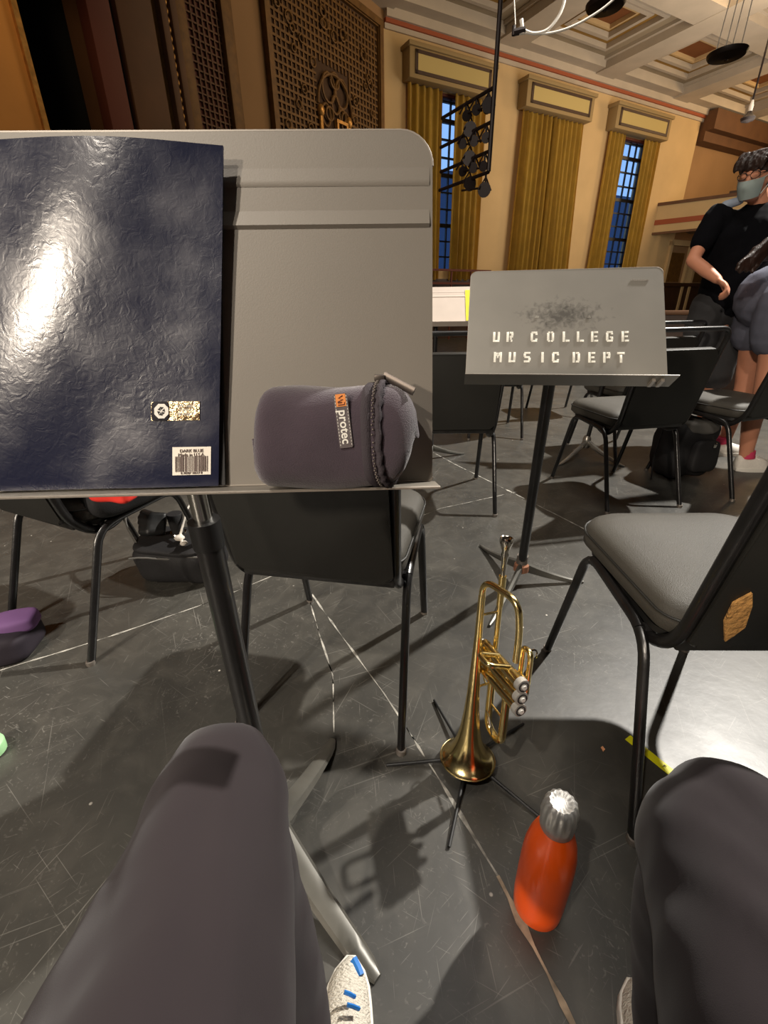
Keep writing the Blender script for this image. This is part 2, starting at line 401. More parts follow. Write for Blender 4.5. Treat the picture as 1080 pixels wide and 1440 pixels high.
# pelmets and curtains
def curtain(u0, u1, v0, v1, z0, z1, n, folds, label, ph=0.0):
    """top runs u0..u1, bottom v0..v1; pleats as real folds"""
    b = new(); S = folds*10; T = 8; rows = []
    rnd = [random.uniform(.55, 1.25) for _ in range(folds+1)]
    for j in range(T+1):
        t = j/T; row = []
        for i in range(S+1):
            s = i/S; uu = (u0*(1-s)+u1*s)*(1-t)+(v0*(1-s)+v1*s)*t
            q = s*folds; a = rnd[int(min(folds, q))]
            d = .095*a*math.sin(2*PI*q+ph)+.02*math.sin(5.1*q+3*t)+.01*math.sin(13*q)
            row.append(HM @ Vector((uu, n-.12-d*(.7+.5*t), z1+(z0-z1)*t)))
        rows.append([b.verts.new(p) for p in row])
    for r0, r1 in zip(rows, rows[1:]):
        for i in range(S): b.faces.new((r0[i], r0[i+1], r1[i+1], r1[i]))
    bmesh.ops.solidify(b, geom=b.faces[:], thickness=.012)
    return tag(obj('curtain', b, m_curt, smooth=80), label, 'curtain')
pel = ((7.75, 10.54, 'first from the stage, nearest the carved gilt grille'), (11.75, 14.62, 'second from the stage, over the closed curtains'), (15.75, 18.69, 'third from the stage, nearest the balcony'))
for a, c, s in pel:
    t = thing('window_pelmet', 'cream box pelmet with maroon outlined panel, ' + s, 'pelmet', HM @ Vector(((a+c)/2, WN, 6.25)), PI/2-YA, 'pelmets over the tall windows')
    b = new(); hb(b, a, c, WN-.38, WN-.01, 6.27, 6.9, .02); hb(b, a-.05, c+.05, WN-.44, WN-.01, 6.86, 6.95, .01); obj('pelmet_box', b, m_pel, t, True)
    b = new(); y0, y1 = WN-.405, WN-.37
    hb(b, a+.16, c-.16, y0, y1, 6.36, 6.43); hb(b, a+.16, c-.16, y0, y1, 6.75, 6.82); hb(b, a+.16, a+.24, y0, y1, 6.36, 6.82); hb(b, c-.24, c-.16, y0, y1, 6.36, 6.82)
    obj('panel_border', b, m_wood_d, t, True)
    b = new(); hb(b, a+.22, c-.22, WN-.395, WN-.37, 6.42, 6.76); obj('panel', b, m_pelp, t, True)
curtain(7.85, 8.95, 7.85, 9.02, 1.72, 6.26, WN, 5, 'mustard curtain left of the blue gap in the first window from the stage')
curtain(9.38, 10.45, 9.38, 10.5, 1.72, 6.26, WN, 5, 'mustard curtain behind the hanging lamp ladder', .6)
curtain(11.85, 13.25, 11.78, 13.3, 1.75, 6.26, WN, 7, 'left mustard curtain of the fully closed middle window', 1.0)
curtain(13.2, 14.55, 13.25, 14.75, 1.75, 6.26, WN, 7, 'right mustard curtain of the fully closed middle window', .2)
curtain(15.85, 16.68, 15.75, 16.75, 1.75, 6.26, WN, 4, 'mustard curtain left of the wide dark gap in the far window')
curtain(17.72, 18.6, 17.75, 18.65, 1.75, 6.26, WN, 4, 'mustard curtain right of the far window, nearest the balcony', .5)
t = thing('window_guard_rail', 'dark metal guard rail across the foot of the first curtained window', 'rail', HM @ Vector((9.2, WN-.5, 0)), PI/2-YA)
b = new(); [hb(b, 7.6, 10.8, WN-.53, WN-.47, z-.03, z+.03) for z in (1.98, 1.62)]; obj('rail_bar', b, m_maroon, t, True)
for u_ in (7.7, 8.45, 9.25, 10.0, 10.7):
    b = new(); hb(b, u_-.025, u_+.025, WN-.52, WN-.48, 0, 2.0); obj('rail_post', b, m_maroon, t, True)
# ceiling with beams and stepped coffers
ce = thing('ceiling', '', '', (0, 0, 0), 0, kind='structure')
b = new(); hb(b, -16, 30, -16, 14, 8.45, 8.6); obj('ceiling_slab', b, m_ceil_d, ce)
bu = [7.0, 11.1, 15.15, 19.25, 23.3, 27.4]; bn = [-2.9, 1.2, 5.3, 9.5]
for x in bu:
    b = new(); hb(b, x-.42, x+.42, -4, WN+.2, 7.52, 8.1); hb(b, x-.52, x+.52, -4, WN+.2, 7.72, 8.1); obj('ceiling_beam', b, m_ceil, ce)
for y in bn:
    b = new(); hb(b, 6.5, 28, y-.40, y+.40, 7.53, 8.1); hb(b, 6.5, 28, y-.5, y+.5, 7.73, 8.1); obj('ceiling_beam', b, m_ceil, ce)
b = new(); hb(b, UC, 30, WN-.5, WN+.3, 7.56, 8.1); obj('wall_beam', b, m_ceil, ce)
def ring(b, u0, u1, n0, n1, w_, z0, z1):
    hb(b, u0, u1, n0, n0+w_, z0, z1); hb(b, u0, u1, n1-w_, n1, z0, z1); hb(b, u0, u0+w_, n0+w_, n1-w_, z0, z1); hb(b, u1-w_, u1, n0+w_, n1-w_, z0, z1)
for i in range(len(bu)-1):
    for j in range(len(bn)):
        u0, u1 = bu[i]+.5, bu[i+1]-.5; n0 = bn[j]+.5; n1 = (bn[j+1]-.5) if j < 3 else WN-.45
        for k, (q, w_, z, mm) in enumerate(((0, .34, 7.80, m_ceil_d), (.34, .10, 7.76, m_ceil), (.44, .20, 7.88, m_ceil_g), (.64, .12, 7.84, m_ceil), (.76, .14, 7.96, m_ceil_g), (.90, .06, 7.92, m_cream))):
            b = new(); ring(b, u0+q, u1-q, n0+q*.9, n1-q*.9, w_, z, 8.45); obj('coffer_step', b, mm, ce)
        b = new(); hb(b, u0+.9, u1-.9, n0+.8, n1-.8, 8.02, 8.1); obj('coffer_panel', b, m_ceil_p, ce)
# proscenium splay on the left
SA = math.radians(36); S = Vector((-math.sin(SA), -math.cos(SA), 0)); NS = Vector((math.cos(SA), -math.sin(SA), 0))   # NS points into the hall
PC = U*UC+NN*WN
SM = frame(PC, S, NS, (0, 0, 1))
def sb(bm, s0, s1, d0, d1, z0, z1, bev=0.0):
    b2 = new(); bx(b2, s0, s1, d0, d1, z0, z1, bev); bmesh.ops.transform(b2, matrix=SM, verts=b2.verts); join(bm, b2)
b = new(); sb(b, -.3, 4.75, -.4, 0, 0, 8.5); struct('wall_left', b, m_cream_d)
b = new(); sb(b, 4.7, 7.5, -.5, -.1, 0, 10); struct('wall_proscenium', b, m_brown)
b = new(); sb(b, 8.46, 16, -.2, .05, 0, 10); struct('wall_ochre', b, m_orangewall)
b = new(); sb(b, 8.40, 8.47, -.2, .12, 0, 10); struct('trim_4', b, m_gold_l)
b = new(); sb(b, 7.3, 8.6, -2.6, -2.5, 0, 10); sb(b, 7.3, 7.35, -2.5, -.4, 0, 10); sb(b, 8.5, 8.55, -2.5, -.2, 0, 10); tag(obj('stage_drape', b, m_blackcurt), 'black drape filling the tall dark opening beside the ochre panel', 'curtain')
t = thing('drape_frame', 'faint grey square frame hanging in the dark stage opening', 'frame', SM @ Vector((7.95, -2.0, 4.1)), 0)
b = new()
def sring(b, s0, s1, d0, d1, z0, z1, w_):
    sb(b, s0, s1, d0, d1, z0, z0+w_); sb(b, s0, s1, d0, d1, z1-w_, z1); sb(b, s0, s0+w_, d0, d1, z0+w_, z1-w_); sb(b, s1-w_, s1, d0, d1, z0+w_, z1-w_)
sring(b, 7.75, 8.2, -2.05, -1.98, 4.0, 4.6, .05); obj('frame_border', b, m_bagl, t, True)
# moulded verticals of the proscenium, each a strip of trim
strips = ((7.15, 7.5, .16, m_maroon), (7.02, 7.15, -.02, m_blackcurt), (6.42, 7.02, .10, m_brown), (6.30, 6.42, .02, m_gold_d), (6.18, 6.30, .14, m_brown), (6.10, 6.18, .04, m_gold_l), (5.98, 6.10, .12, m_brown), (5.76, 5.98, .05, m_gold_d), (4.78, 5.02, .06, m_gold_d))
for i, (a, c, d, mm) in enumerate(strips):
    b = new(); sb(b, a, c, -.12, d, 0, 10, .015); struct('trim_%d' % (5+i), b, mm)
t = thing('lattice_column', 'tall maroon column panel with a small square gilt lattice', 'panel', SM @ Vector((5.4, -.08, 0)), 0)
b = new(); sb(b, 5.02, 5.76, -.12, -.07, 0, 10); obj('backing', b, m_maroon, t, True)
b = new()
k = 5.08
while k < 5.75: sb(b, k-.012, k+.012, -.07, -.03, 2.2, 9); k += .105
z = 2.3
while z < 9: sb(b, 5.02, 5.76, -.07, -.035, z-.012, z+.012); z += .105
obj('lattice', b, m_brown, t, True, kind='stuff')
# rope bead moulding
b = new(); z = 2.5
while z < 9: ell(b, SM @ Vector((6.14, .06, z)), (.03, .03, .05), 8, 5); z += .11
o = obj('bead_moulding', b, m_gold_l); o['kind'] = 'structure'
# gilt organ grille
t = thing('organ_grille', 'large carved gilt grille with scrollwork in a plain gold frame', 'grille', SM @ Vector((2.1, 0, 0)), 0)
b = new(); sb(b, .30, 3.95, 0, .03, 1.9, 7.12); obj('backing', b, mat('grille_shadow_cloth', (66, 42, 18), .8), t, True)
b = new(); sring(b, .22, 4.05, 0, .14, 1.8, 7.24, .13); sring(b, .32, 3.95, 0, .10, 1.9, 7.14, .05); obj('grille_frame', b, m_gold_d, t, True)
b = new(); k = .5
while k < 3.85:
    if not (1.5 < k < 2.65): sb(b, k-.02, k+.02, .03, .06, 1.95, 7.05)
    else: sb(b, k-.02, k+.02, .03, .06, 5.85, 7.05)
    k += .125
z = 2.1
while z < 7.0:
    if z > 5.85: sb(b, .4, 3.85, .03, .065, z-.02, z+.02)
    else: sb(b, .4, 1.5, .03, .065, z-.02, z+.02); sb(b, 2.65, 3.85, .03, .065, z-.02, z+.02)
    z += .125
obj('lattice', b, m_gold_d, t, True, kind='stuff')
b = new()
def ring3(b, s, z, r, rt, sx=1.0, a0=0, a1=360, n=14, d=.09):
    P = [SM @ Vector((s+sx*r*math.cos(math.radians(a0+(a1-a0)*i/n)), d, z+r*math.sin(math.radians(a0+(a1-a0)*i/n)))) for i in range(n+1)]
    tube(b, P, rt, 6)
for i in range(40):
    s_ = random.uniform(.6, 3.7); z_ = random.uniform(4.2, 6.8)
    if 1.4 < s_ < 2.75 and z_ < 6: continue
    ring3(b, s_, z_, random.uniform(.05, .10), .018)
obj('scrollwork', b, m_gold_d, t, True, kind='stuff')
for (s_, z_, r_, sx) in ((2.3, 5.45, .26, .8), (1.85, 5.45, .26, .8), (2.42, 4.95, .2, .7), (1.75, 4.95, .2, .7), (2.08, 5.2, .16, .8), (2.08, 5.62, .14, 1), (2.3, 5.0, .12, 1), (1.85, 5.05, .12, 1)):
    b = new(); ring3(b, s_, z_, r_, .028, sx); obj('scroll', b, m_gold_d, t, True)
b = new(); ring3(b, 2.08, 5.1, .62, .03, .95, 0, 180); obj('arch', b, m_gold_d, t, True)
b = new(); sring(b, 1.7, 2.1, .05, .14, 3.6, 4.95, .06); sring(b, 2.15, 2.5, .05, .13, 3.6, 4.6, .06)
for s_ in (1.62, 2.6): tube(b, [SM @ Vector((s_, .09, 3.5)), SM @ Vector((s_, .09, 4.9))], .05, 8); ell(b, SM @ Vector((s_, .09, 4.98)), (.09, .09, .12), 10, 8)
obj('gilt_figure_frame', b, m_gold_l, t, True)
# balcony at the far end
BD = Vector((.755, -.656, 0)); BQ = Vector((-.656, -.755, 0)); B0 = HM @ Vector((19.5, WN-.05, 0))
BM = frame(B0, BD, BQ, (0, 0, 1))
def bb(bm, x0, x1, y0, y1, z0, z1):
    b2 = new(); bx(b2, x0, x1, y0, y1, z0, z1); bmesh.ops.transform(b2, matrix=BM, verts=b2.verts); join(bm, b2)
t = thing('balcony', 'cream balcony front with terracotta stripe at the far end of the hall', 'balcony', B0, 0)
b = new(); bb(b, -.1, 14, -.3, 0, 3.5, 4.45); obj('balcony_front', b, m_cream, t, True)
b = new(); bb(b, -.15, 14, -.36, .06, 4.42, 4.52); bb(b, -.15, 14, 0, .05, 3.45, 3.53); obj('handrail', b, m_brown, t, True)
b = new(); bb(b, -.1, 14, 0, .03, 3.78, 3.95); obj('stripe', b, m_redline, t, True)
t2 = thing('balcony_seating', 'dark stepped seating rising behind the balcony handrail', 'seating', B0+BD*3-BQ*2+Vector((0, 0, 3.7)), 0)
for i in range(5):
    b = new(); bb(b, 1.0+i*1.0, 14, -1.4-i*.9, -.5-i*.9, 3.5, 4.6+i*.22); obj('step', b, m_wood_d, t2, True)
b = new(); tube(b, [BM @ Vector((3.2, -2.5, 4.6)), BM @ Vector((3.2, -2.5, 5.6)), BM @ Vector((9, -2.5, 5.9))], .04, 6); obj('step_rail', b, m_brown, t2, True)
# doors under the balcony
for i, (a, c) in enumerate(((20.9, 22.2), (22.9, 24.4))):
    d = thing('door_%d' % (i+1), '', '', (0, 0, 0), 0, kind='structure')
    b = new(); hb(b, a-.15, a, WN-.1, WN+.26, 0, 3.3); hb(b, c, c+.15, WN-.1, WN+.26, 0, 3.3); hb(b, a-.15, c+.15, WN-.1, WN+.26, 3.15, 3.35); obj('door_frame', b, m_cream, d)
    b = new(); hb(b, a, c, WN+.02, WN+.12, 0, 3.15); obj('door_leaf', b, m_cream_d, d)
    b = new(); hb(b, a+.2, c-.2, WN, WN+.03, 1.8, 2.9); hb(b, a+.2, c-.2, WN, WN+.03, .3, 1.5); obj('door_panel', b, m_gold_d, d)
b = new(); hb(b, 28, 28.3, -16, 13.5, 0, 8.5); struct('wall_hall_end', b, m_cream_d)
b = new(); hb(b, -16, 28.3, -16, -15.7, 0, 8.5); hb(b, -16, -15.7, -16, 14, 0, 8.5); struct('wall_stage_back', b, m_brown)
b = new(); hb(b, -16, -1, 13.5, 14, 0, 8.5); bx(b, -14, -2, 11.9, 12.2, 0, 8.5); struct('wall_stage_left', b, m_brown)
# dark seats and stage-edge clutter below the balcony
t = thing('stage_edge_panel', 'brown wooden panel at the stage edge, behind the chairs on the right', 'panel', (3.9, 5.6, 0), -.5)
b = new(); bx(b, -1.4, 1.4, -.03, .03, 0, .86); obj('board', b, m_wood_d, t); b = new(); bx(b, -1.45, 1.45, -.06, .06, .86, .91, .01); obj('cap_rail', b, m_brown, t)
hl = lamp('house_lights', 'AREA', HM @ Vector((13.5, 8.0, 7.3)), 160, (1, .72, .42), 4.0, HM @ Vector((13.5, 12.5, 3.5)))
lamp('house_lights_far', 'AREA', HM @ Vector((23.0, 6.5, 6.3)), 420, (1, .70, .38), 2.5, HM @ Vector((20.5, 10.5, 8.5)))
lamp('hall_ceiling_fill', 'AREA', HM @ Vector((14, 6, 3.5)), 340, (1, .88, .74), 5.0, HM @ Vector((14.5, 9.5, 8.5)))  # area light added for hall ambient, aimed up at the ceiling
lamp('ochre_lamp', 'SPOT', SM @ Vector((10.0, 2.2, 6.0)), 90, (1, .72, .4), .3, SM @ Vector((9.2, 0, 4.0)), 1.3)
lamp('splay_wash', 'AREA', SM @ Vector((2.5, 5.0, 7.0)), 90, (1, .76, .48), 2.0, SM @ Vector((3.0, 0, 5.0)))
# ------------------------------------------------------------------ chairs
def make_chair(label, cat='chair'):
    t = thing('stacking_chair', label, cat)
    hw = .205
    for s in (-1, 1):
        P = fillet([(s*(hw+.01), .28, .0), (s*hw, .165, .425), (s*hw, -.12, .405), (s*(hw+.01), -.275, 0)], .06, 6)
        n = len(P); i1, i2 = 5, n-6
        for a, c, nm in ((0, i1+1, 'leg'), (i1, i2+1, 'seat_rail'), (i2, n, 'leg')):
            b = new(); tube(b, P[a:c], .0125, 10, .85); lg = obj(nm, b, m_tube, t)
            if nm == 'leg':
                e = P[0] if a == 0 else P[-1]
                b = new(); lathe(b, [(.0132, 0), (.0136, .010), (.0126, .014)], 10, Matrix.Translation((e.x, e.y, 0))); obj('foot_glide', b, m_foot, lg)
    # back frame: curved foot under the seat, slanted uprights, arched top with a hand gap
    L_ = fillet([(-.185, .03, .425), (-.185, -.10, .375), (-.190, -.185, .44), (-.200, -.285, .89)], [.05, .06], 5)[:-1]
    top = fillet([(-.200, -.262, .80), (-.202, -.285, .89), (.202, -.285, .89), (.200, -.262, .80)], .055, 7)
    P = L_+top[1:-1]+[Vector((-p.x, p.y, p.z)) for p in L_[::-1]]
    b = new(); tube(b, P, .0135, 10, .8); obj('back_frame', b, m_tube, t)
    for y, z in ((-.10, .405), (.12, .415)):
        b = new(); tube(b, [(-.2, y, z), (.2, y, z)], .010, 8); obj('stretcher', b, m_tube, t)
    b = new(); box(b, (0, -.172, .432), (.37, .018, .03), None, .004); obj('back_rail', b, m_bar, t)
    # padded back
    th = math.atan2(.10, .45); M = frame((0, -.186, .445), (1, 0, 0), (0, -math.sin(th), math.cos(th)), (0, -math.cos(th), -math.sin(th)))
    b = new(); slab(b, [(x, y+.185) for x, y in rrect(.372, .37, (.03, .03, .02, .02))], -.016, .016, M, .010); bk = obj('backrest', b, m_back, t)
    # seat cushion, deeper crown in the middle
    b = new(); o_ = rrect(.43, .425, (.085, .085, .05, .05), 7); n = len(o_)
    lev = ((0, .93, -.0), (.012, 1, 0), (.034, 1.0, 0), (.048, .965, 0), (.056, .90, 0), (.062, .75, 0), (.066, .5, 0), (.067, .2, 0)); rr = []
    for (z, sc_, _) in lev: rr.append([b.verts.new((x*sc_*(1-.06*(y < 0)), y*sc_+.045, .425+z*1.28+.012*max(0, y)*2)) for x, y in o_])
    for r0, r1 in zip(rr, rr[1:]):
        for k in range(n): b.faces.new((r0[k], r0[(k+1) % n], r1[(k+1) % n], r1[k]))
    b.faces.new(rr[0][::-1]); b.faces.new(rr[-1]); se = obj('seat', b, m_seat, t, smooth=60)
    b = new(); Q = [Vector((x*1.006*(1-.06*(y < 0)), y*1.006+.045, 0.425+.046+.012*max(0, y)*2)) for x, y in o_]; tube(b, Q+[Q[0]], .0028, 6, cap=False); obj('piping', b, m_back, se)
    b = new(); slab(b, [(x*.9, y*.9+.045) for x, y in o_], .412, .426); obj('seat_pan', b, m_blackrub, t)
    return t
ch = make_chair('black stacking chair with grey seat at right, its torn back showing tan foam')
def place(o, x, y, deg): o.matrix_basis = Matrix.Translation((x, y, 0)) @ Matrix.Rotation(math.radians(deg), 4, 'Z')
G = 'black framed stacking chairs set out on the stage'
ch['group'] = G
place(ch, .722, .80, -1.5)
dup(ch, (-.125, 1.048, 0), math.radians(-11), 'black stacking chair directly behind the nearest music stand', G)
dup(ch, (-1.0, 1.393, 0), math.radians(-25), 'leftmost chair, with a red item on it, beyond the nearest music stand', G)
dup(ch, (.368, 2.35, 0), math.radians(-1), 'chair seen from behind between the two large music stands', G)
dup(ch, (1.33, 2.385, 0), math.radians(10), 'chair just right of the stencilled music stand, side seat visible beneath it', G)
dup(ch, (2.03, 2.55, 0), math.radians(20), 'chair at the right edge in front of the bending person', G)
dup(ch, (1.72, 3.13, 0), math.radians(12), 'chair whose top bar shows just behind the chair right of the stencilled stand', G)
dup(ch, (.93, 3.78, 0), math.radians(-3), 'far chair, only its legs visible left of the stencilled stand pole', G)
dup(ch, (1.75, 4.4, 0), math.radians(5), 'far chair, only its legs visible under the stencilled stand desk', G)
dup(ch, (0, -.2, 0), 0, 'chair under the seated photographer, beneath the frame', G)
bkn = Matrix.Rotation(math.radians(-1.5), 3, 'Z') @ Vector((0, -math.cos(.2187), -math.sin(.2187))); bkp = Matrix.Translation((.722, .80, 0)) @ Matrix.Rotation(math.radians(-1.5), 4, 'Z') @ Vector((0, -.186, .445))+bkn*.0165
b = new(); V = [apl(x, y, bkp, bkn) for x, y in ((1018, 900), (1017, 872), (1030, 846), (1056, 832), (1056, 850), (1046, 880), (1030, 892))]
b.faces.new([b.verts.new(v) for v in V]); r_ = bmesh.ops.extrude_face_region(b, geom=b.faces[:]); bmesh.ops.translate(b, vec=bkn*.004, verts=[v for v in r_['geom'] if isinstance(v, bmesh.types.BMVert)])
o = obj('torn_patch', b, m_foam, ch, True); o['label'] = 'tan foam showing through a tear in the back'
# ------------------------------------------------------------------ music stands
def desk_parts(t, M, wd, ht, right_r=.03, edge=True, ribs=True, paint=m_desk, y0=0.0, lipd=.036):
    """M: origin bottom centre of the desk, x right, y up the desk, z toward the player"""
    b = new(); slab(b, [(x, y+(ht+y0)/2) for x, y in rrect(wd, ht-y0, (right_r, right_r, .004, .004), 8)], -.0016, .0, M); d = obj('desk', b, paint, t, True)
    if edge:
        b = new(); O = [(x, y+(ht+y0)/2) for x, y in rrect(wd, ht-y0, (right_r, right_r, .004, .004), 8)]
        tube(b, [M @ Vector((x, y, -.001)) for x, y in O], .0013, 6); obj('desk_rim', b, m_desk_edge, d, False)
    if ribs:
        for yy, hh, dd in ((ht-.041, .006, .0012), (ht-.077, .006, .0026)):
            b = new(); R = [(-wd/2+.004, yy-hh/2), (wd/2-.004, yy-hh/2), (wd/2-.004, yy+hh/2), (-wd/2+.004, yy+hh/2)]
            V = []
            for x in (-wd/2+.003, wd/2-.003):
                V.append([b.verts.new(M @ Vector((x, yy+q, z_))) for q, z_ in ((-hh, .0002), (-hh*.55, dd), (-hh*.1, dd*.8), (hh*1.6, .0002))])
            for k in range(3): b.faces.new((V[0][k], V[1][k], V[1][k+1], V[0][k+1]))
            o = obj('desk_rib', b, paint, d)
    b = new(); b2 = new(); bx(b2, -wd/2-.003, wd/2+.003, y0-.0035, y0-.0012, -.003, lipd); bmesh.ops.transform(b2, matrix=M, verts=b2.verts); join(b, b2)
    obj('desk_lip', b, paint, t, True)
    b = new(); tube(b, [M @ Vector((-wd/2-.003, y0-.0022, lipd)), M @ Vector((wd/2+.003, y0-.0022, lipd))], .0016, 6); obj('lip_edge', b, m_desk_edge, t, True)
    for o in t.children:
        for g in o.children:
            if g.name.startswith('desk_r') and not g.get('fixed'):
                g.data.transform(t.matrix_basis.inverted()); g['fixed'] = 1
def base_leg(t, hub, tip, m, wide=.03, h0=.13):
    hub = Vector(hub); tip = Vector((tip[0], tip[1], 0)); d = (tip-Vector((hub.x, hub.y, 0))); L_ = d.length; d.normalize(); sd = Vector((-d.y, d.x, 0))
    b = new(); prev = None; N_ = 12
    for i in range(N_+1):
        q = i/N_; z = h0*(1-q)**1.5+.010*(1-.5*q); wv = wide*(1.0-.35*q)*(1 if q < .9 else 1-.5*(q-.9)/.1); c = Vector((hub.x, hub.y, 0))+d*(L_*q)
        th_ = .006+.018*(1-q)
        ringv = []
        for k in range(8):
            a = 2*PI*k/8; ringv.append(b.verts.new(c+sd*(wv*.5*math.cos(a))+Vector((0, 0, max(.001, z+th_*math.sin(a))))))
        if prev:
            for k in range(8): b.faces.new((prev[k], prev[(k+1) % 8], ringv[(k+1) % 8], ringv[k]))
        else: b.faces.new(ringv[::-1])
        prev = ringv
    b.faces.new(prev); return obj('leg', b, m, t, True)
# nearest stand: desk fitted edge-on to the player
yw, tl = .027, .237
wx = Vector((math.cos(yw), math.sin(yw), 0)); nb = Vector((-math.sin(yw), math.cos(yw), 0)); up1 = Vector((0, 0, 1))*math.cos(tl)+nb*math.sin(tl); nz = wx.cross(up1)
O1 = Vector((.053, .448, .828))-wx*.255
M1 = frame(O1, wx, up1, nz); HT1 = .331; HUB1 = Vector((-.22, .51, 0))
ns = thing('music_stand', 'nearest black music stand, holding the navy folder and the plum pouch', 'music stand', HUB1, 0)
desk_parts(ns, M1, .51, HT1)
PT = O1+up1*.05-nz*.022-wx*.014
for P_, r_, nm, mm in (([HUB1+Vector((0, 0, .10)), HUB1.lerp(PT, .93)+Vector((0, 0, .02))], .0135, 'outer_pole', m_pole),):
    top = HUB1+(PT-HUB1)*.872; b = new(); tube(b, [HUB1+Vector((0, 0, .08)), top], .0165, 16); op = obj('outer_pole', b, m_pole, ns, True)
    b = new(); tube(b, [top-(PT-HUB1)*.03, top+(PT-HUB1)*.012], .019, 16); obj('pole_collar', b, m_blackrub, ns, True)
    b = new(); tube(b, [top, PT-Vector((0, 0, .02))], .0115, 16); obj('inner_pole', b, m_chrome, ns, True)
b = new(); box(b, PT, (.10, .025, .06), None, .008); obj('tilt_bracket', b, m_deskdark, ns, True)
b = new(); lathe(b, [(.02, .06), (.032, .09), (.03, .13), (.02, .15)], 16, Matrix.Translation(HUB1)); obj('hub', b, m_base, ns, True)
for tp in ((-.139, .771), (-.022, .33), (-.49, .44)): base_leg(ns, HUB1, tp, m_base, .052, .10)
# stencilled stand
yw2, tl2 = -.166, .632
wx2 = Vector((math.cos(yw2), math.sin(yw2), 0)); nb2 = Vector((-math.sin(yw2), math.cos(yw2), 0)); up2 = Vector((0, 0, 1))*math.cos(tl2)+nb2*math.sin(tl2); nz2 = wx2.cross(up2)
O2 = Vector((.733, 1.17, .831))-wx2*.255; M2 = frame(O2, wx2, up2, nz2)
HUB2 = Vector((.532, 1.463, 0))
s2 = thing('music_stand', 'music stand stencilled with white COLLEGE MUSIC DEPT lettering', 'music stand', HUB2, 0)
m_desk2 = mat('scuffed_desk_black', (128, 124, 116), .48, .1, .5, var=.12, vscale=4, bump=.04, bscale=600)
nt_ = m_desk2.node_tree
desk_parts(s2, M2, .51, .317, .018, True, False, m_desk2, -.028, .052)
for x_ in (.205, .225):
    b = new(); b2 = new(); bx(b2, x_-.004, x_+.004, -.040, -.032, .010, .040); bmesh.ops.transform(b2, matrix=M2, verts=b2.verts); join(b, b2); obj('lip_tab', b, m_desk_edge, s2, True)
PT2 = O2+up2*.06-nz2*.03+wx2*-.02
b = new(); tube(b, [HUB2+Vector((0, 0, .09)), PT2], .0165, 14); obj('pole', b, m_pole, s2, True)
b = new(); tube(b, [HUB2+Vector((0, 0, .085)), HUB2+Vector((0, 0, .125))], .0215, 14); obj('pole_collar', b, m_foot, s2, True)
b = new(); lathe(b, [(.018, .05), (.03, .06), (.028, .085), (.018, .095)], 12, Matrix.Translation(HUB2)); o = obj('hub', b, mat('rusty_weld', (168, 118, 92), .5, .4), s2, True); o['label'] = 'bare rusty copper coloured hub'
for tp in ((.437, 1.759), (.781, 1.453), (.355, 1.20)): base_leg(s2, HUB2, tp, m_base, .026, .07)
# stencil letters, bridged like a cut stencil
ST = {'U': [(0, 0, 4, 1.3), (0, 1.3, 1.4, 7), (2.8, 1.3, 4.2, 7)], 'R': [(0, 0, 1.4, 7), (1.9, 5.7, 4, 7), (2.8, 4, 4.2, 6), (1.9, 3, 4, 4.2), (2.6, 0, 3.6, 1.6), (2.2, 1.5, 3.2, 3.2)],
      'C': [(0, .9, 1.4, 6.1), (.5, 0, 3.9, 1.3), (.5, 5.7, 3.9, 7), (2.8, 1.3, 4.1, 2.3), (2.8, 4.7, 4.1, 5.8)], 'O': [(0, .8, 1.4, 6.2), (2.8, .8, 4.2, 6.2), (.6, 0, 1.8, 1.2), (2.3, 0, 3.6, 1.2), (.6, 5.8, 1.8, 7), (2.3, 5.8, 3.6, 7)],
      'L': [(0, 0, 1.4, 7), (1.8, 0, 4.1, 1.4)], 'E': [(0, 0, 1.4, 7), (1.8, 0, 4.1, 1.3), (1.8, 2.9, 3.6, 4.1), (1.8, 5.7, 4.1, 7)],
      'G': [(0, .9, 1.4, 6.1), (.5, 0, 3.9, 1.3), (.5, 5.7, 3.9, 7), (2.8, 1.2, 4.1, 3.4), (2.2, 2.6, 3.4, 3.5), (2.8, 4.8, 4.1, 5.8)],
      'M': [(0, 0, 1.3, 7), (3.6, 0, 4.9, 7), (1.3, 4.2, 2.3, 6.6), (2.6, 4.2, 3.6, 6.6), (2.0, 2.8, 2.9, 4.8)], 'S': [(.4, 5.7, 4, 7), (0, 3.9, 1.4, 6), (.5, 2.9, 3.7, 4.1), (2.8, 1, 4.2, 3.2), (.2, 0, 3.6, 1.3)],
      'I': [(1.2, 0, 2.7, 7)], 'D': [(0, 0, 1.4, 7), (1.9, 0, 3.8, 1.3), (1.9, 5.7, 3.8, 7), (2.9, .9, 4.3, 6.1)], 'P': [(0, 0, 1.4, 7), (1.9, 5.7, 4, 7), (2.8, 3.9, 4.2, 6.2), (1.9, 2.9, 4, 4.1)], 'T': [(0, 5.6, 4.2, 7), (1.4, 0, 2.8, 5.2)]}
def stencil(s, xs, y, u):
    for chr_, x in zip(s, xs):
        b = new(); b2 = new()
        for (x0, y0, x1, y1) in ST[chr_]: bx(b2, x+x0*u, x+x1*u, y+y0*u, y+y1*u, .0002, .0009, .0003)
        bmesh.ops.transform(b2, matrix=M2, verts=b2.verts); join(b, b2)
        o = obj('stencil_letter', b, m_white_worn, s2, True)
def dx(px, py):       # point of the desk plane seen at a pixel of the photograph -> desk coordinates
    q = M2.inverted() @ apl(px, py, O2, nz2); return q.x, q.y
uS = .0044
for s_, xs_, yy in (('URCOLLEGE', (693, 712, 746, 769, 791, 811, 831, 852, 874), 481), ('MUSICDEPT', (694, 715, 736, 758, 776, 805, 827, 848, 868), 510)):
    stencil(s_, [dx(x, yy)[0] for x in xs_], dx(780, yy)[1], .0044)
q0 = dx(900, 394)
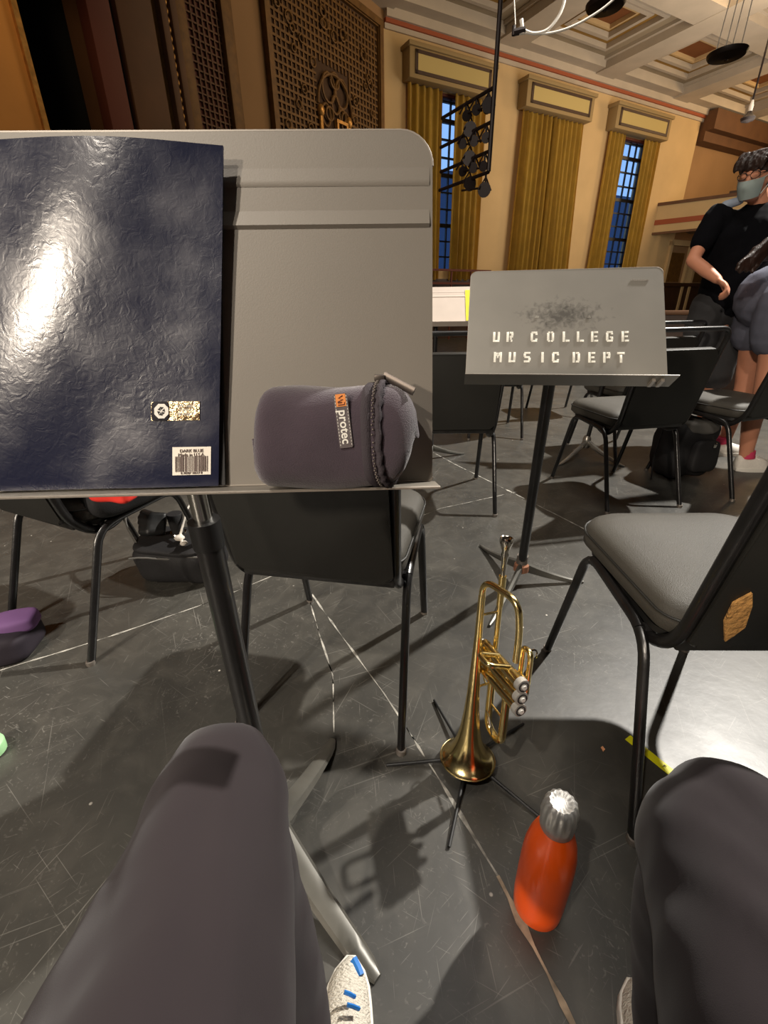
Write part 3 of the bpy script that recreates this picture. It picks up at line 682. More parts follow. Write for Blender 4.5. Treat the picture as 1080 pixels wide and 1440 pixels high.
MT = M2 @ Matrix.Translation((q0[0], q0[1], .0006)); text('Manhasset', .0105, m_desk_edge, MT, s2, 'maker_lettering')
# scuffed patch: bare scratched paint and dark smears on the desk face
m_smear = mat('dark_scuff', (70, 66, 60), .7, var=.3, vscale=90)
def stain(m, centre, ang):
    nt = m.node_tree; L = nt.links.new; N = nt.nodes.new; bs = nt.nodes['Principled BSDF']; src = bs.inputs['Base Color'].links[0].from_socket
    tc = N('ShaderNodeTexCoord'); mp = N('ShaderNodeMapping'); mp.vector_type = 'TEXTURE'; L(tc.outputs['Object'], mp.inputs[0]); mp.inputs['Location'].default_value = centre; mp.inputs['Rotation'].default_value = (0, 0, ang); mp.inputs['Scale'].default_value = (.115, .06, .05)
    ln = N('ShaderNodeVectorMath'); ln.operation = 'LENGTH'; L(mp.outputs[0], ln.inputs[0])
    n = N('ShaderNodeTexNoise'); n.inputs['Scale'].default_value = 70; n.inputs['Detail'].default_value = 7; n.inputs['Distortion'].default_value = .6; L(tc.outputs['Object'], n.inputs[0])
    ad = N('ShaderNodeMath'); ad.operation = 'MULTIPLY_ADD'; L(n.outputs[0], ad.inputs[0]); ad.inputs[1].default_value = 2.4; L(ln.outputs['Value'], ad.inputs[2])
    r = N('ShaderNodeValToRGB'); L(ad.outputs[0], r.inputs[0]); r.color_ramp.elements[0].position = .0; r.color_ramp.elements[1].position = 1.0
    mr = N('ShaderNodeMapRange'); L(ad.outputs[0], mr.inputs[0]); mr.inputs[1].default_value = 1.25; mr.inputs[2].default_value = 2.1; mr.inputs[3].default_value = .85; mr.inputs[4].default_value = 0
    mx = N('ShaderNodeMix'); mx.data_type = 'RGBA'; L(mr.outputs[0], mx.inputs[0]); L(src, mx.inputs[6]); mx.inputs[7].default_value = lin((62, 58, 52)); L(mx.outputs[2], bs.inputs['Base Color'])
stain(m_desk2, tuple(M2 @ Vector(dx(792, 443)+(0,))-HUB2), yw2)
b = new(); x, y = dx(828, 445); slab(b, [(x-.004, y-.005), (x+.005, y-.004), (x+.001, y+.008)], .0003, .0008, M2); x, y = dx(755, 446); slab(b, [(x-.006, y-.003), (x+.004, y-.004), (x+.006, y+.002), (x-.002, y+.005)], .0003, .0008, M2); obj('paint_chip', b, m_chalk, s2, True)
# third stand: pale desk between the two, yellow sheet on it
def far_stand(label, hub, deskc, yaw, tilt, paint, wd=.51, ht=.32):
    t = thing('music_stand', label, 'music stand', hub, 0); a = Vector((math.cos(yaw), math.sin(yaw), 0)); n_ = Vector((-math.sin(yaw), math.cos(yaw), 0)); up_ = Vector((0, 0, 1))*math.cos(tilt)+n_*math.sin(tilt)
    M = frame(Vector(deskc), a, up_, a.cross(up_)); desk_parts(t, M, wd, ht, .03, False, True, paint)
    pt = Vector(deskc)+up_*.06-a.cross(up_)*.02
    b = new(); tube(b, [Vector(hub)+Vector((0, 0, .08)), pt], .014, 12); obj('pole', b, m_pole, t, True)
    return t, M
m_pale = mat('pale_desk', (196, 182, 170), .5, var=.05)
c3 = ay(614, 458, 2.95); h3 = Vector((c3.x, c3.y+.08, 0))
t3, M3 = far_stand('pale faced music stand seen between the nearest stand and the stencilled stand', h3, c3, -.03, .75, m_pale, .50, .30)
for k in range(3): a = 2*PI*k/3+.4; base_leg(t3, h3, (h3.x+.28*math.cos(a), h3.y+.28*math.sin(a)), m_base, .03, .08)
q = M3.inverted() @ apl(657, 432, c3, M3.to_3x3().col[2])
b = new(); slab(b, [(q.x-.012, .035), (q.x+.09, .035), (q.x+.09, .27), (q.x-.006, .27)], .001, .003, M3); tag(obj('yellow_sheet', b, m_yellow), 'bright yellow sheet standing on the pale faced music stand', 'paper')
h4 = Vector((1.47, 3.09, 0)); t4, M4 = far_stand('music stand with silver tripod base, its desk hidden behind the stencilled stand', h4, (1.50, 2.98, .80), -.1, .5, m_desk)
b = new(); lathe(b, [(.02, .05), (.03, .07), (.028, .12), (.018, .14)], 12, Matrix.Translation(h4)); obj('hub', b, m_silver, t4, True)
for px_, py_ in ((785, 655), (878, 657), (806, 634)):
    e = az(px_, py_); base_leg(t4, h4, (e.x, e.y), m_silver, .035, .09)
# ------------------------------------------------------------------ folder on the nearest stand
HF = .309
fo = thing('music_folder', 'glossy navy folder with gold seal and barcode label leaning on the nearest stand', 'folder', M1 @ Vector((-.2, 0, .02)), 0)
def dx1(px, py):
    q = M1.inverted() @ apl(px, py, O1, nz); return q
xr_b = dx1(311, 670).x; 
b = new(); NX, NY = 26, 22; sheets = []
def fpt(s, t, off):          # s 0..1 from right edge leftwards, t 0..1 up
    x = xr_b - .001 - .235*s + .036*t; y = .001+HF*t*(1+.025*s)
    bend = .010*math.sin(PI*s*.9)*(t**1.5)+.012*(t**2)*(1-s)*.8+.006
    return M1 @ Vector((x, y, bend+off+.0015*math.sin(7*s+5*t)))
for off in (0, .0022):
    sheets.append([[b.verts.new(fpt(i/NX, j/NY, off)) for i in range(NX+1)] for j in range(NY+1)])
for sh in sheets:
    for j in range(NY):
        for i in range(NX): b.faces.new((sh[j][i], sh[j][i+1], sh[j+1][i+1], sh[j+1][i]))
A, B_ = sheets
for j in range(NY):
    for i in (0, NX): b.faces.new((A[j][i], A[j+1][i], B_[j+1][i], B_[j][i]))
for i in range(NX):
    for j in (0, NY): b.faces.new((A[j][i], A[j][i+1], B_[j][i+1], B_[j][i]))
obj('folder_cover', b, m_folder, fo, True, smooth=60)
# inner pocket block of sheets behind the cover: dark edge at the right
b = new(); slab(b, [(xr_b-.24, .001), (xr_b+.005, .001), (xr_b+.025, HF*.94), (xr_b-.24, HF*.95)], .001, .005, M1); obj('folder_back', b, m_blackrub, fo, True)
# stickers follow the cover
def on_folder(px, py, off=.0030):
    # find s,t whose projection hits the pixel
    best = None
    for i in range(0, 61):
        for j in range(0, 61):
            P_ = fpt(i/60*.5, j/60*.4, .0022); v = MW @ (P_-CAMP); d = (540+FPX*v.x/v.z-px)**2+(720+FPX*v.y/v.z-py)**2
            if best is None or d < best[0]: best = (d, i/60*.5, j/60*.4)
    return best[1], best[2]
def sticker(px0, py0, px1, py1, m, name, off):
    s0, t0 = on_folder(px0, py1); s1, t1 = on_folder(px1, py0)
    b = new(); V = [[[b.verts.new(fpt(s0+(s1-s0)*i/6, t0+(t1-t0)*j/4, .0022+o_)) for i in range(7)] for j in range(5)] for o_ in (off, off+.0003)]
    for q in V:
        for j in range(4):
            for i in range(6): b.faces.new((q[j][i], q[j][i+1], q[j+1][i+1], q[j+1][i]))
    for j in range(4):
        for i in (0, 6): b.faces.new((V[0][j][i], V[0][j+1][i], V[1][j+1][i], V[1][j][i]))
    for i in range(6):
        for j in (0, 4): b.faces.new((V[0][j][i], V[0][j][i+1], V[1][j][i+1], V[1][j][i]))
    o = obj(name, b, m, fo, True)
    def fr(fx, fy, up=.0006):
        s = s0+(s1-s0)*fx; t = t0+(t1-t0)*fy; P_ = fpt(s, t, .0022+off+up); X = (fpt(s-.01, t, 0)-fpt(s+.01, t, 0)).normalized(); Y = (fpt(s, t+.01, 0)-fpt(s, t-.01, 0)).normalized()
        return frame(P_, X, Y, X.cross(Y))
    return o, fr
o, fr = sticker(214, 564, 280, 593, m_foil, 'foil_seal_sticker', .0004)
b = new(); slab(b, [(x, y) for x, y in rrect(.0175, .0190, .003)], -.0001, .0003, fr(.19, .5)); q = obj('seal_ground', b, m_foild, fo, True)
b = new(); slab(b, [(.0078*math.cos(PI/4*k+.39), .0078*math.sin(PI/4*k+.39)) for k in range(8)], .0003, .0006, fr(.22, .5)); obj('seal_octagon', b, m_white, fo, True)
b = new()
for a_, r0_, r1_ in ((0.3, .0008, .004), (1.5, .001, .0046), (2.4, .0005, .004), (3.6, .001, .0043), (4.6, .001, .0048), (5.5, .0006, .004)):
    slab(b, [(r0_*math.cos(a_), r0_*math.sin(a_)), (r1_*math.cos(a_-.5), r1_*math.sin(a_-.5)), (r1_*math.cos(a_+.4), r1_*math.sin(a_+.4))], .0006, .0008, fr(.22, .5))
obj('seal_mark', b, m_black, fo, True)
for k_, (tx_, fy) in enumerate((('CERTIFIED', .74), ('FOREST', .54), ('PRODUCT', .34))): text(tx_, .0034, m_white, fr(.71, fy), fo, 'seal_lettering')
o, fr = sticker(244, 627, 298, 669, m_paperw, 'barcode_label', .0004)
text('DARK BLUE', .0046, m_bars, fr(.5, .86), fo, 'label_lettering'); text('Made in U.S.A.', .0046, m_bars, fr(.5, .72), fo, 'label_lettering'); text('0 78787 18617 8', .0032, m_bars, fr(.5, .07), fo, 'label_lettering')
b = new(); x = -.0165
Mb = fr(.5, .38)
while x < .0165:
    wd_ = random.choice((.0004, .0007, .0011)); slab(b, [(x, -.0075), (x+wd_, -.0075), (x+wd_, .0085), (x, .0085)], -.0002, .0002, Mb); x += wd_+random.choice((.0004, .0007, .001))
obj('barcode', b, m_bars, fo, True)
# ------------------------------------------------------------------ pouch
pA, pB = dx1(372, 676), dx1(578, 668)
PL = (pB.x-pA.x); PX0 = pA.x+.002; PHt = .100; PD = .058
po = thing('mouthpiece_pouch', 'dark plum zipped neoprene pouch lying on the ledge of the nearest stand', 'pouch', M1 @ Vector((PX0+PL/2, 0, .03)), 0)
def pp(u_, a, grow=0.0):
    # u 0..1 along, a angle; rounded ends; slight barrel
    e = 1.0
    if u_ < .13: e = max(0, 1-((.13-u_)/.13)**2.8)**.40
    if u_ > .84: e = max(0, 1-((u_-.84)/.16)**2.2)**.5
    ca, sa = math.cos(a), math.sin(a); ex = .72
    hgt = PHt/2*(.90+.11*math.sin(PI*min(1, u_*1.05))); dep = PD/2
    y = math.copysign(abs(ca)**ex, ca)*(hgt*e+grow); z = math.copysign(abs(sa)**.8, sa)*(dep*(e**.8)+grow)
    slump = .004*math.sin(9*u_+2*a)*(1 if ca > 0 else .3)
    return M1 @ Vector((PX0+PL*u_+(.004*ca), PHt/2*.98+y+slump*.6-.0, PD/2+.001+z))
b = new(); NU, NA = 44, 36; R_ = []
for i in range(NU+1):
    u_ = i/NU; R_.append([b.verts.new(pp(u_, 2*PI*k/NA)) for k in range(NA)])
for r0, r1 in zip(R_, R_[1:]):
    for k in range(NA): b.faces.new((r0[k], r0[(k+1) % NA], r1[(k+1) % NA], r1[k]))
b.faces.new(R_[0][::-1]); b.faces.new(R_[-1]); bmesh.ops.remove_doubles(b, verts=b.verts, dist=1e-5)
obj('pouch_body', b, m_pouch, po, True, smooth=80)
def zp(a, du, g): return pp(min(.985, .715+du+.032*(a-1.1)**2), a, g)
def band(d0, d1, g, name, m, wav=0.0, a0=-.35, a1=PI+.12):
    b = new(); n = 46; rows = []
    for i in range(n+1):
        a = a0+(a1-a0)*i/n; rows.append([b.verts.new(zp(a, d0+(d1-d0)*j/4+wav*math.sin(i*1.9), g*(1 if 0 < j < 4 else .2)+(abs(math.sin(i*.95))*wav*.12 if wav else 0))) for j in range(5)])
    for r0, r1 in zip(rows, rows[1:]):
        for j in range(4): b.faces.new((r0[j], r0[j+1], r1[j+1], r1[j]))
    return obj(name, b, m, po, True, smooth=80)
band(-.062, -.006, .0022, 'zip_tape', m_zip); band(.020, .062, .0040, 'gathered_binding', m_zip, .006)
b = new()
for i in range(70):
    a = -.3+(PI+.4)*i/69; ell(b, zp(a, .008+(.003 if i % 2 else -.003), .003), (.0012,)*3, 6, 4)
obj('zip_teeth', b, m_nick, po, True, kind='stuff')
zt = zp(.12, .01, .006)
b = new(); box(b, zt, (.010, .008, .006), None, .001); obj('zip_slider', b, m_nick, po, True)
b = new(); p0 = zt+wx*.004+up1*.002; p1 = p0+wx*.028-up1*.016+nz*.01; tube(b, [p0, p1], .0042, 8, .4); obj('zip_pull', b, m_nick, po, True)
# tag, sideways lettering
TM = M1 @ Matrix.Translation((dx1(482, 592).x, PHt*.53, PD+.0025)) @ Matrix.Rotation(math.radians(-86), 4, 'Z')
q = M1.inverted() @ apl(483, 592, M1 @ Vector((0, 0, PD)), nz)
TM = M1 @ Matrix.Translation((q.x, q.y, PD+.0018)) @ Matrix.Rotation(math.radians(-85), 4, 'Z')
b = new(); slab(b, rrect(.049, .0125, .0015), -.0012, .0006, TM); obj('leather_tag', b, m_leather, po, True)
b = new(); slab(b, [(x-.0185, y) for x, y in rrect(.011, .009, .0004)], .0005, .0010, TM); obj('orange_patch', b, m_logo, po, True)
for a_ in ((-.0215, -.003, -.0180, .0035), (-.0175, -.001, -.0150, .0035)):
    pass
b = new()
for P_ in ([(-.0225, .002), (-.0205, -.002), (-.019, .002), (-.0172, -.003)], [(-.0165, .003), (-.0145, .003), (-.0145, -.003)], [(-.0165, .001), (-.0165, -.003)]):
    tube(b, [TM @ Vector((x, y, .0012)) for x, y in P_], .0005, 5)
obj('patch_mark', b, m_maroon, po, True)
text('protec', .0115, m_white, TM @ Matrix.Translation((.0055, .0003, .0008)), po, 'tag_lettering', bold=.0002)
b = new()
for y_ in (-.0052, .0052):
    for k in range(16):
        b2 = new(); box(b2, (-.022+.0029*k, y_, .0008), (.0016, .0004, .0004)); bmesh.ops.transform(b2, matrix=TM, verts=b2.verts); join(b, b2)
obj('tag_stitching', b, m_white, po, True)
# ------------------------------------------------------------------ trumpet and its stand
TV = Vector((.316, -.942, .116)); TWv = Vector((.948, .31, -.068)); TL = Vector((.028, .131, .991))
T0 = Vector((.1895, .7015, .024)); TMx = frame(T0, TV, TWv, TL)
tr = thing('trumpet', 'gold lacquered trumpet standing bell down on its black peg stand', 'trumpet', (T0.x, T0.y, 0), 0)
def tt(name, P, r, m=m_brass, seg=14, par=None):
    b = new(); tube(b, [TMx @ Vector(p) for p in P], r, seg); return obj(name, b, m, tr, True)
wB, wL = .0, .046; wC = .024
prof = [(.064, .0), (.063, .0035), (.057, .008), (.048, .016), (.041, .028), (.034, .044), (.0275, .065), (.0220, .095), (.0172, .14), (.0138, .19), (.0108, .26), (.0080, .34), (.0072, .43)]
b = new(); lathe(b, prof, 40, TMx, False, False)
ins = [(r-.0012 if r > .02 else r*.92, z-.0005 if i else z+.0006) for i, (r, z) in enumerate(prof)]
lathe(b, ins[:9], 40, TMx, False, False); obj('bell', b, m_brass, tr, True, smooth=60)
b = new(); tube(b, [TMx @ Vector((.0635*math.cos(2*PI*k/40), .0635*math.sin(2*PI*k/40), .001)) for k in range(41)], .0018, 8, cap=False); obj('bell_rim', b, m_brass, tr, True)
VB = .102
tt('bell_bow', fillet([(0, wB, .40), (0, wB, .468), (VB, wC*.6, .468), (VB, wC, .40), (VB, wC, .335)], [.05, .05, .02], 10), [.0070]*100 if 0 else .0068)
lp = fillet([(0, wL, .455), (0, wL, .085), (.058, wL, .085), (.058, wL, .24), (.05, wC, .235)], [.028, .028, .01], 8)
tt('leadpipe', lp, .0058)
tt('tuning_slide', fillet([(0, wL, .21), (0, wL, .082), (.058, wL, .082), (.058, wL, .21)], .0285, 8), .0088)
tt('slide_ferrule', [(0, wL, .205), (0, wL, .225)], .0100); tt('slide_ferrule', [(.058, wL, .205), (.058, wL, .222)], .0100)
tt('mouthpiece_receiver', [(0, wL, .40), (0, wL, .47)], [.0072, .0080])
b = new(); lathe(b, [(.0048, .455), (.0052, .475), (.0058, .50), (.0072, .512), (.0085, .518), (.0068, .525), (.0105, .535), (.0132, .543), (.0137, .550), (.0125, .555), (.0088, .553), (.0065, .546), (.002, .540)], 24, TMx @ Matrix.Translation((0, wL, 0)), True, True)
obj('mouthpiece', b, m_silverplate, tr, True, smooth=60)
tt('brace', [(0, wB, .385), (0, wL, .385)], .0028); tt('brace', [(0, wB, .20), (0, wL, .205)], .0026); tt('brace_flange', [(0, wB+.008, .20), (0, wB+.012, .20)], .008)
tt('brace', [(.0, wL, .15), (.058, wL, .15)], .0026)
for i, l_ in enumerate((.300, .272, .244)):
    tt('valve_casing', [(-.004, wC, l_), (.122, wC, l_)], .0125, m_brass, 20)
    tt('valve_cap', [(.120, wC, l_), (.133, wC, l_)], .0140, m_capm, 20); 
    tt('cap_tip', [(.133, wC, l_), (.138, wC, l_)], .0050, m_pearl, 12)
    b = new(); tube(b, [TMx @ Vector((.134, wC+.0095*math.cos(2*PI*k/16), l_+.0095*math.sin(2*PI*k/16))) for k in range(17)], .0014, 6, cap=False); obj('cap_ring', b, m_black, tr, True)
    tt('valve_top_cap', [(-.012, wC, l_), (-.004, wC, l_)], .0138, m_brass, 20)
    tt('valve_stem', [(-.018, wC, l_), (-.012, wC, l_)], .0032, m_silverplate); tt('finger_button', [(-.022, wC, l_), (-.018, wC, l_)], .0085, m_pearl)
tt('balancer_tube', [(.02, wC, .30), (.02, wC, .244)], .0065); tt('crook', [(.08, wC, .30), (.08, wC, .244)], .0065)
# third valve slide sticking out to the right of the leadpipe, first slide behind
tt('third_slide', fillet([(.075, wC, .244), (.075, wC+.036, .244), (.075, wC+.036, .345), (.10, wC+.036, .345), (.10, wC+.036, .244), (.10, wC, .244)], [.012, .012, .012, .012], 6), .0056)
tt('first_slide', fillet([(.045, wC, .31), (.045, wC-.05, .325), (.085, wC-.05, .325), (.085, wC, .31)], .014, 6), .0056)
tt('second_slide', fillet([(.06, wC, .272), (.06, wC+.04, .272), (.10, wC+.04, .272), (.10, wC, .272)], .014, 6), .0054)
b = new(); tube(b, [TMx @ Vector((.088, wC+.05+.011*math.cos(2*PI*k/16), .33+.012*math.sin(2*PI*k/16))) for k in range(17)], .002, 6, cap=False); obj('finger_ring', b, m_silverplate, tr, True)
tt('pinky_hook', fillet([(-.005, wL, .215), (-.03, wL, .215), (-.034, wL, .19), (-.018, wL, .182)], .008, 5), .002)
tt('water_key', [(.0, wL-.006, .13), (.03, wL-.012, .11), (.03, wL-.004, .078)], .0028, m_silverplate)
b = new(); ell(b, TMx @ Vector((.03, wL, .075)), (.006, .006, .006), 10, 8); obj('water_key_cup', b, m_silverplate, tr, True)
ts = thing('trumpet_stand', 'five legged black folding peg stand under the trumpet bell', 'instrument stand', (T0.x, T0.y, 0), 0)
c0 = Vector((T0.x+.002, T0.y+.003, 0))
b = new(); lathe(b, [(.010, .012), (.016, .018), (.016, .03), (.010, .036), (.0075, .06), (.0055, .15), (.0035, .155)], 16, frame(c0, TV, TWv, TL)); obj('peg', b, m_blackrub, ts, True)
for px_, py_ in ((547, 1078), (630, 1198), (750, 1145), (615, 995), (728, 1025)):
    e = az(px_, py_); e.z = .003; d = (e-c0); d.z = 0; e2 = c0+d.normalized()*.195
    b = new(); tube(b, [c0+Vector((0, 0, .022)), Vector((e2.x, e2.y, .005))], [.0045, .0035], 8); obj('leg', b, m_blackrub, ts, True)
# ------------------------------------------------------------------ bottle
bp_ = Vector((.268, .425, 0))
bo = thing('water_bottle', 'bright orange metal water bottle with fluted steel cap on the floor', 'bottle', bp_, 0)
b = new(); lathe(b, [(.030, .0), (.036, .002), (.038, .006)], 40, Matrix.Translation(bp_)); obj('bottle_base', b, m_steel, bo, True)
b = new(); lathe(b, [(.038, .005), (.0415, .012), (.043, .04), (.0435, .10), (.043, .15), (.0415, .18), (.0375, .205), (.032, .224), (.027, .236), (.0245, .244)], 48, Matrix.Translation(bp_)); obj('bottle_body', b, m_orange, bo, True, smooth=60)
b = new(); fl_ = lambda a, z: 1+(.035*math.cos(14*a) if z > .262 else 0)
lathe(b, [(.0235, .243), (.0262, .246), (.0272, .262), (.0275, .275), (.0262, .290), (.0235, .300), (.018, .305), (.0135, .3035), (.010, .301)], 112, Matrix.Translation(bp_), mod=fl_); obj('bottle_cap', b, m_steel, bo, True, smooth=60)
# ------------------------------------------------------------------ seated photographer
me = thing('person', 'person in dark trousers seated at the camera, knees at the bottom of the photo', 'person', (0, -.2, 0), 0)
kneeL, kneeR = Vector((-.178, .328, .522)), Vector((.342, .288, .500))
b = new()
capsule(b, [(-.10, -.24, .53), kneeL+Vector((0, 0, -.0))], [.060, .035]); capsule(b, [(.11, -.24, .53), kneeR], [.060, .035])
capsule(b, [kneeL+Vector((0, -.03, 0)), (-.125, .24, .25), (-.085, .12, .08)], [.035, .035, .030]); capsule(b, [kneeR+Vector((0, -.03, 0)), (.36, .26, .25), (.37, .20, .08)], [.048, .045, .035])
capsule(b, [(-.07, -.26, .56), (0, -.28, .66), (0, -.31, .85), (0, -.31, .98), (0, -.29, 1.08), (0, -.28, 1.16)], [.11, .12, .13, .12, .055, .05])
ell(b, (0, -.27, 1.25), (.075, .095, .115), 18, 14)
for s in (-1, 1): capsule(b, [(s*.15, -.31, 1.0), (s*.21, -.27, .78), (s*.13, -.14, .66)], [.05, .038, .026]); ell(b, (s*.11, -.10, .65), (.035, .045, .015)); [capsule(b, [(s*(.13-.016*k), -.07, .65), (s*(.12-.018*k), -.03+.004*k, .64)], [.008, .007], 8) for k in range(4)]; capsule(b, [(s*.09, -.11, .655), (s*.055, -.085, .65)], [.01, .008], 8)
obj('body', b, m_skin, me, True, voxel=.009)
def wrinkle(sc1, amp): return lambda c: amp*(noise.noise(c*sc1)+.5*noise.noise(c*sc1*2.7))
b = new()
def thigh(b, hip, knee, rh, rk):
    P_ = []; R__ = []
    for i in range(9):
        t = i/8; p = Vector(hip).lerp(Vector(knee), t); P_.append(p); R__.append(rh*(1-t)+rk*t)
    capsule(b, P_, R__, 20)
thigh(b, (-.118, -.24, .56), kneeL+Vector((0, -.035, -.0)), .136, .076); thigh(b, (.155, -.24, .56), kneeR+Vector((0, -.03, -.0)), .122, .080)
capsule(b, [kneeL+Vector((.0, -.02, -.01)), (-.135, .235, .26), (-.09, .11, .12)], [.062, .054, .047], 18); capsule(b, [kneeR+Vector((0, -.02, -.01)), (.36, .25, .26), (.37, .19, .12)], [.068, .062, .058], 18)
capsule(b, [(-.09, -.26, .55), (.09, -.26, .55)], [.12, .12])
def folds(c):
    a1 = noise.noise(Vector((c.x*15, c.y*4.5+c.z*2, c.z*6))); a2 = noise.noise(Vector((c.x*34+c.y*9, c.y*7, c.z*10)))
    k = max(0.0, min(1.0, (c.z-.30)*6))
    return (.013*a1+.005*a2*(1-abs(a1)))*(.5+.5*k)+.003*noise.noise(c*22)
obj('trousers', b, m_pants, me, True, voxel=.008, noisefn=folds, smooth_it=10)
b = new(); capsule(b, [(0, -.27, .64), (0, -.31, .82), (0, -.31, .96)], [.15, .155, .14], 20)
for s in (-1, 1): capsule(b, [(s*.14, -.31, 1.0), (s*.195, -.28, .85)], [.062, .056])
obj('tshirt', b, m_shirt, me, True, voxel=.012)
b = new(); ell(b, (0, -.285, 1.285), (.083, .10, .10), 18, 12); obj('hair', b, m_hair, me, True, smooth=80)
def shoe(parent, heel, toe, m, w_=.05, h_=.09, sole=m_white, name='shoe'):
    heel, toe = Vector(heel), Vector(toe); d = (toe-heel); L_ = d.length; d.normalize(); s_ = Vector((d.y, -d.x, 0)); M = frame(heel, s_, d, (0, 0, 1)); M = frame(heel, (s_.x, s_.y, 0), (d.x, d.y, 0), (0, 0, 1))
    b = new(); n = 16; rr = []
    for i in range(n+1):
        t = i/n; wd_ = w_*(.62+.38*math.sin(PI*min(1, t*.95+.12))**.8)*(1 if t < .85 else math.sqrt(max(.02, 1-((t-.85)/.155)**2)))*(1 if t > .08 else .75+.25*t/.08)
        hh = h_*(1-.05*t) if t < .35 else h_*(.98-.60*((t-.35)/.65)**1.1); hh *= (1 if t < .9 else math.sqrt(max(.06, 1-((t-.9)/.105)**2)))
        rr.append([b.verts.new(M @ Vector((wd_*math.cos(a), t*L_, .016+max(0, math.sin(a))*hh-.0*(a > PI)))) for a in [2*PI*k/20 for k in range(20)]])
    for r0, r1 in zip(rr, rr[1:]):
        for k in range(20): b.faces.new((r0[k], r0[(k+1) % 20], r1[(k+1) % 20], r1[k]))
    b.faces.new(rr[0][::-1]); b.faces.new(rr[-1]); u_ = obj(name, b, m, parent, True, smooth=80)
    O = []
    for i in range(n+1):
        t = i/n; O.append((w_*1.06*(.62+.38*math.sin(PI*min(1, t*.95+.12))**.8)*(1 if t < .85 else math.sqrt(max(.02, 1-((t-.85)/.155)**2)))*(1 if t > .08 else .75+.25*t/.08), t*L_*1.02-.003))
    b = new(); slab(b, [(-x, y) for x, y in O]+[(x, y) for x, y in O[::-1]], 0, .024, M, .004); obj('sole', b, sole, u_, False); 
    so = bpy.data.objects[u_.children[-1].name] if u_.children else None
    for c_ in u_.children:
        if not c_.get('fx'): c_.data.transform(parent.matrix_basis.inverted()); c_['fx'] = 1
    return u_, M
sh, SMt = shoe(me, (-.078, .07, 0), (-.066, .352, 0), m_knit, .046, .085)
for p0_, p1_ in (((484, 1395), (499, 1402)), ((488, 1413), (505, 1419))):
    b = new(); a_, c_ = az(p0_[0], p0_[1], .088), az(p1_[0], p1_[1], .080); tube(b, [a_, a_.lerp(c_, .5)+Vector((0, 0, .002)), c_], .0042, 6, .6); obj('shoe_stripe', b, m_blue, me, True)
b = new(); tube(b, [az(497, 1350, .045), az(503, 1362, .046), az(507, 1373, .045)], .007, 6); obj('shoe_flash', b, m_blue, me, True)
shoe(me, (.36, .04, 0), (.385, .32, 0), m_knit, .046, .085)
# ------------------------------------------------------------------ masked man on the right
mn = thing('person', 'dark haired person in black t-shirt and face mask standing behind chairs at right', 'person', (2.12, 3.2, 0), 0)
Y0 = 3.15
def my(px, py, y=Y0): return ay(px, py, y)
hd = my(1062, 250, 3.15); nk = my(1068, 288, 3.2); shl = my(1006, 305, 3.2); elb = my(974, 366, 3.12); hnd = my(1009, 393, 2.95); hip = Vector((nk.x-.02, 3.25, .93))
shr = Vector((shl.x+.40, shl.y+.08, shl.z)); elr = Vector((shr.x+.08, 3.25, shr.z-.28)); hdr = Vector((shr.x-.1, 3.0, shr.z-.38))
FD = Vector((-.80, -.55, -.24)).normalized(); FX = Vector((-.55, .80, 0)).normalized(); FX = FX-FD*FX.dot(FD); FX.normalize(); FZ = FX.cross(FD)*-1
if FZ.z < 0: FZ = -FZ
HDm = frame(hd, FX, FD, FZ)
def head(b, M):
    ell(b, M @ Vector((0, -.005, .02)), (1, 1, 1), 20, 16, M.to_3x3().to_4x4() @ Matrix.Diagonal((.074, .094, .095, 1)))
    ell(b, M @ Vector((0, .025, -.045)), (1, 1, 1), 18, 12, M.to_3x3().to_4x4() @ Matrix.Diagonal((.056, .062, .070, 1)))
    tube(b, [M @ Vector((0, .088, .02)), M @ Vector((0, .100, -.012)), M @ Vector((0, .088, -.03))], [.008, .011, .010], 10)
    for s in (-1, 1):
        ell(b, M @ Vector((s*.075, -.01, -.005)), (1, 1, 1), 10, 8, M.to_3x3().to_4x4() @ Matrix.Diagonal((.012, .02, .033, 1)))
        ell(b, M @ Vector((s*.03, .084, .022)), (1, 1, 1), 10, 8, M.to_3x3().to_4x4() @ Matrix.Diagonal((.018, .010, .008, 1)))
    tube(b, [M @ Vector((-.022, .082, -.065)), M @ Vector((.022, .082, -.065))], .007, 8)
def hand(b, wrist, dirv, nrm, curl=.9, side=1):
    d = Vector(dirv).normalized(); n_ = Vector(nrm); n_ = (n_-d*n_.dot(d)).normalized(); s_ = d.cross(n_)*side
    w0 = Vector(wrist); ell(b, w0+d*.045, (1, 1, 1), 12, 8, frame((0, 0, 0), d, s_, n_) @ Matrix.Diagonal((.048, .040, .016, 1)))
    for k, (off, ln) in enumerate(((-.030, .038), (-.011, .044), (.009, .042), (.027, .034))):
        p = w0+d*.082+s_*off; a = d; P_ = [w0+d*.06+s_*off, p]
        for j in range(3):
            ang = curl*(j+1)*.62; dd = d*math.cos(ang)-n_*math.sin(ang); p = p+dd*(ln*(.8 if j == 0 else .55)); P_.append(p)
        capsule(b, P_, [.0095, .0095, .009, .0085, .0075], 8)
    capsule(b, [w0+d*.02-s_*.028, w0+d*.045-s_*.048-n_*.01, w0+d*.075-s_*.046-n_*.022, w0+d*.095-s_*.036-n_*.03], [.012, .011, .010, .008], 8)
b = new(); head(b, HDm)
capsule(b, [HDm @ Vector((0, -.03, -.05)), nk, nk+Vector((0, .02, -.08))], [.052, .052, .06])
capsule(b, [shl+Vector((.03, 0, -.02)), shl, elb, elb.lerp(hnd, .55), hnd], [.05, .05, .037, .036, .025]); hand(b, hnd, (hnd-elb), (0, .5, .8), 1.1, 1)
capsule(b, [shr, elr, hdr], [.05, .037, .025]); hand(b, hdr, (hdr-elr), (0, .3, .9), .9, -1)
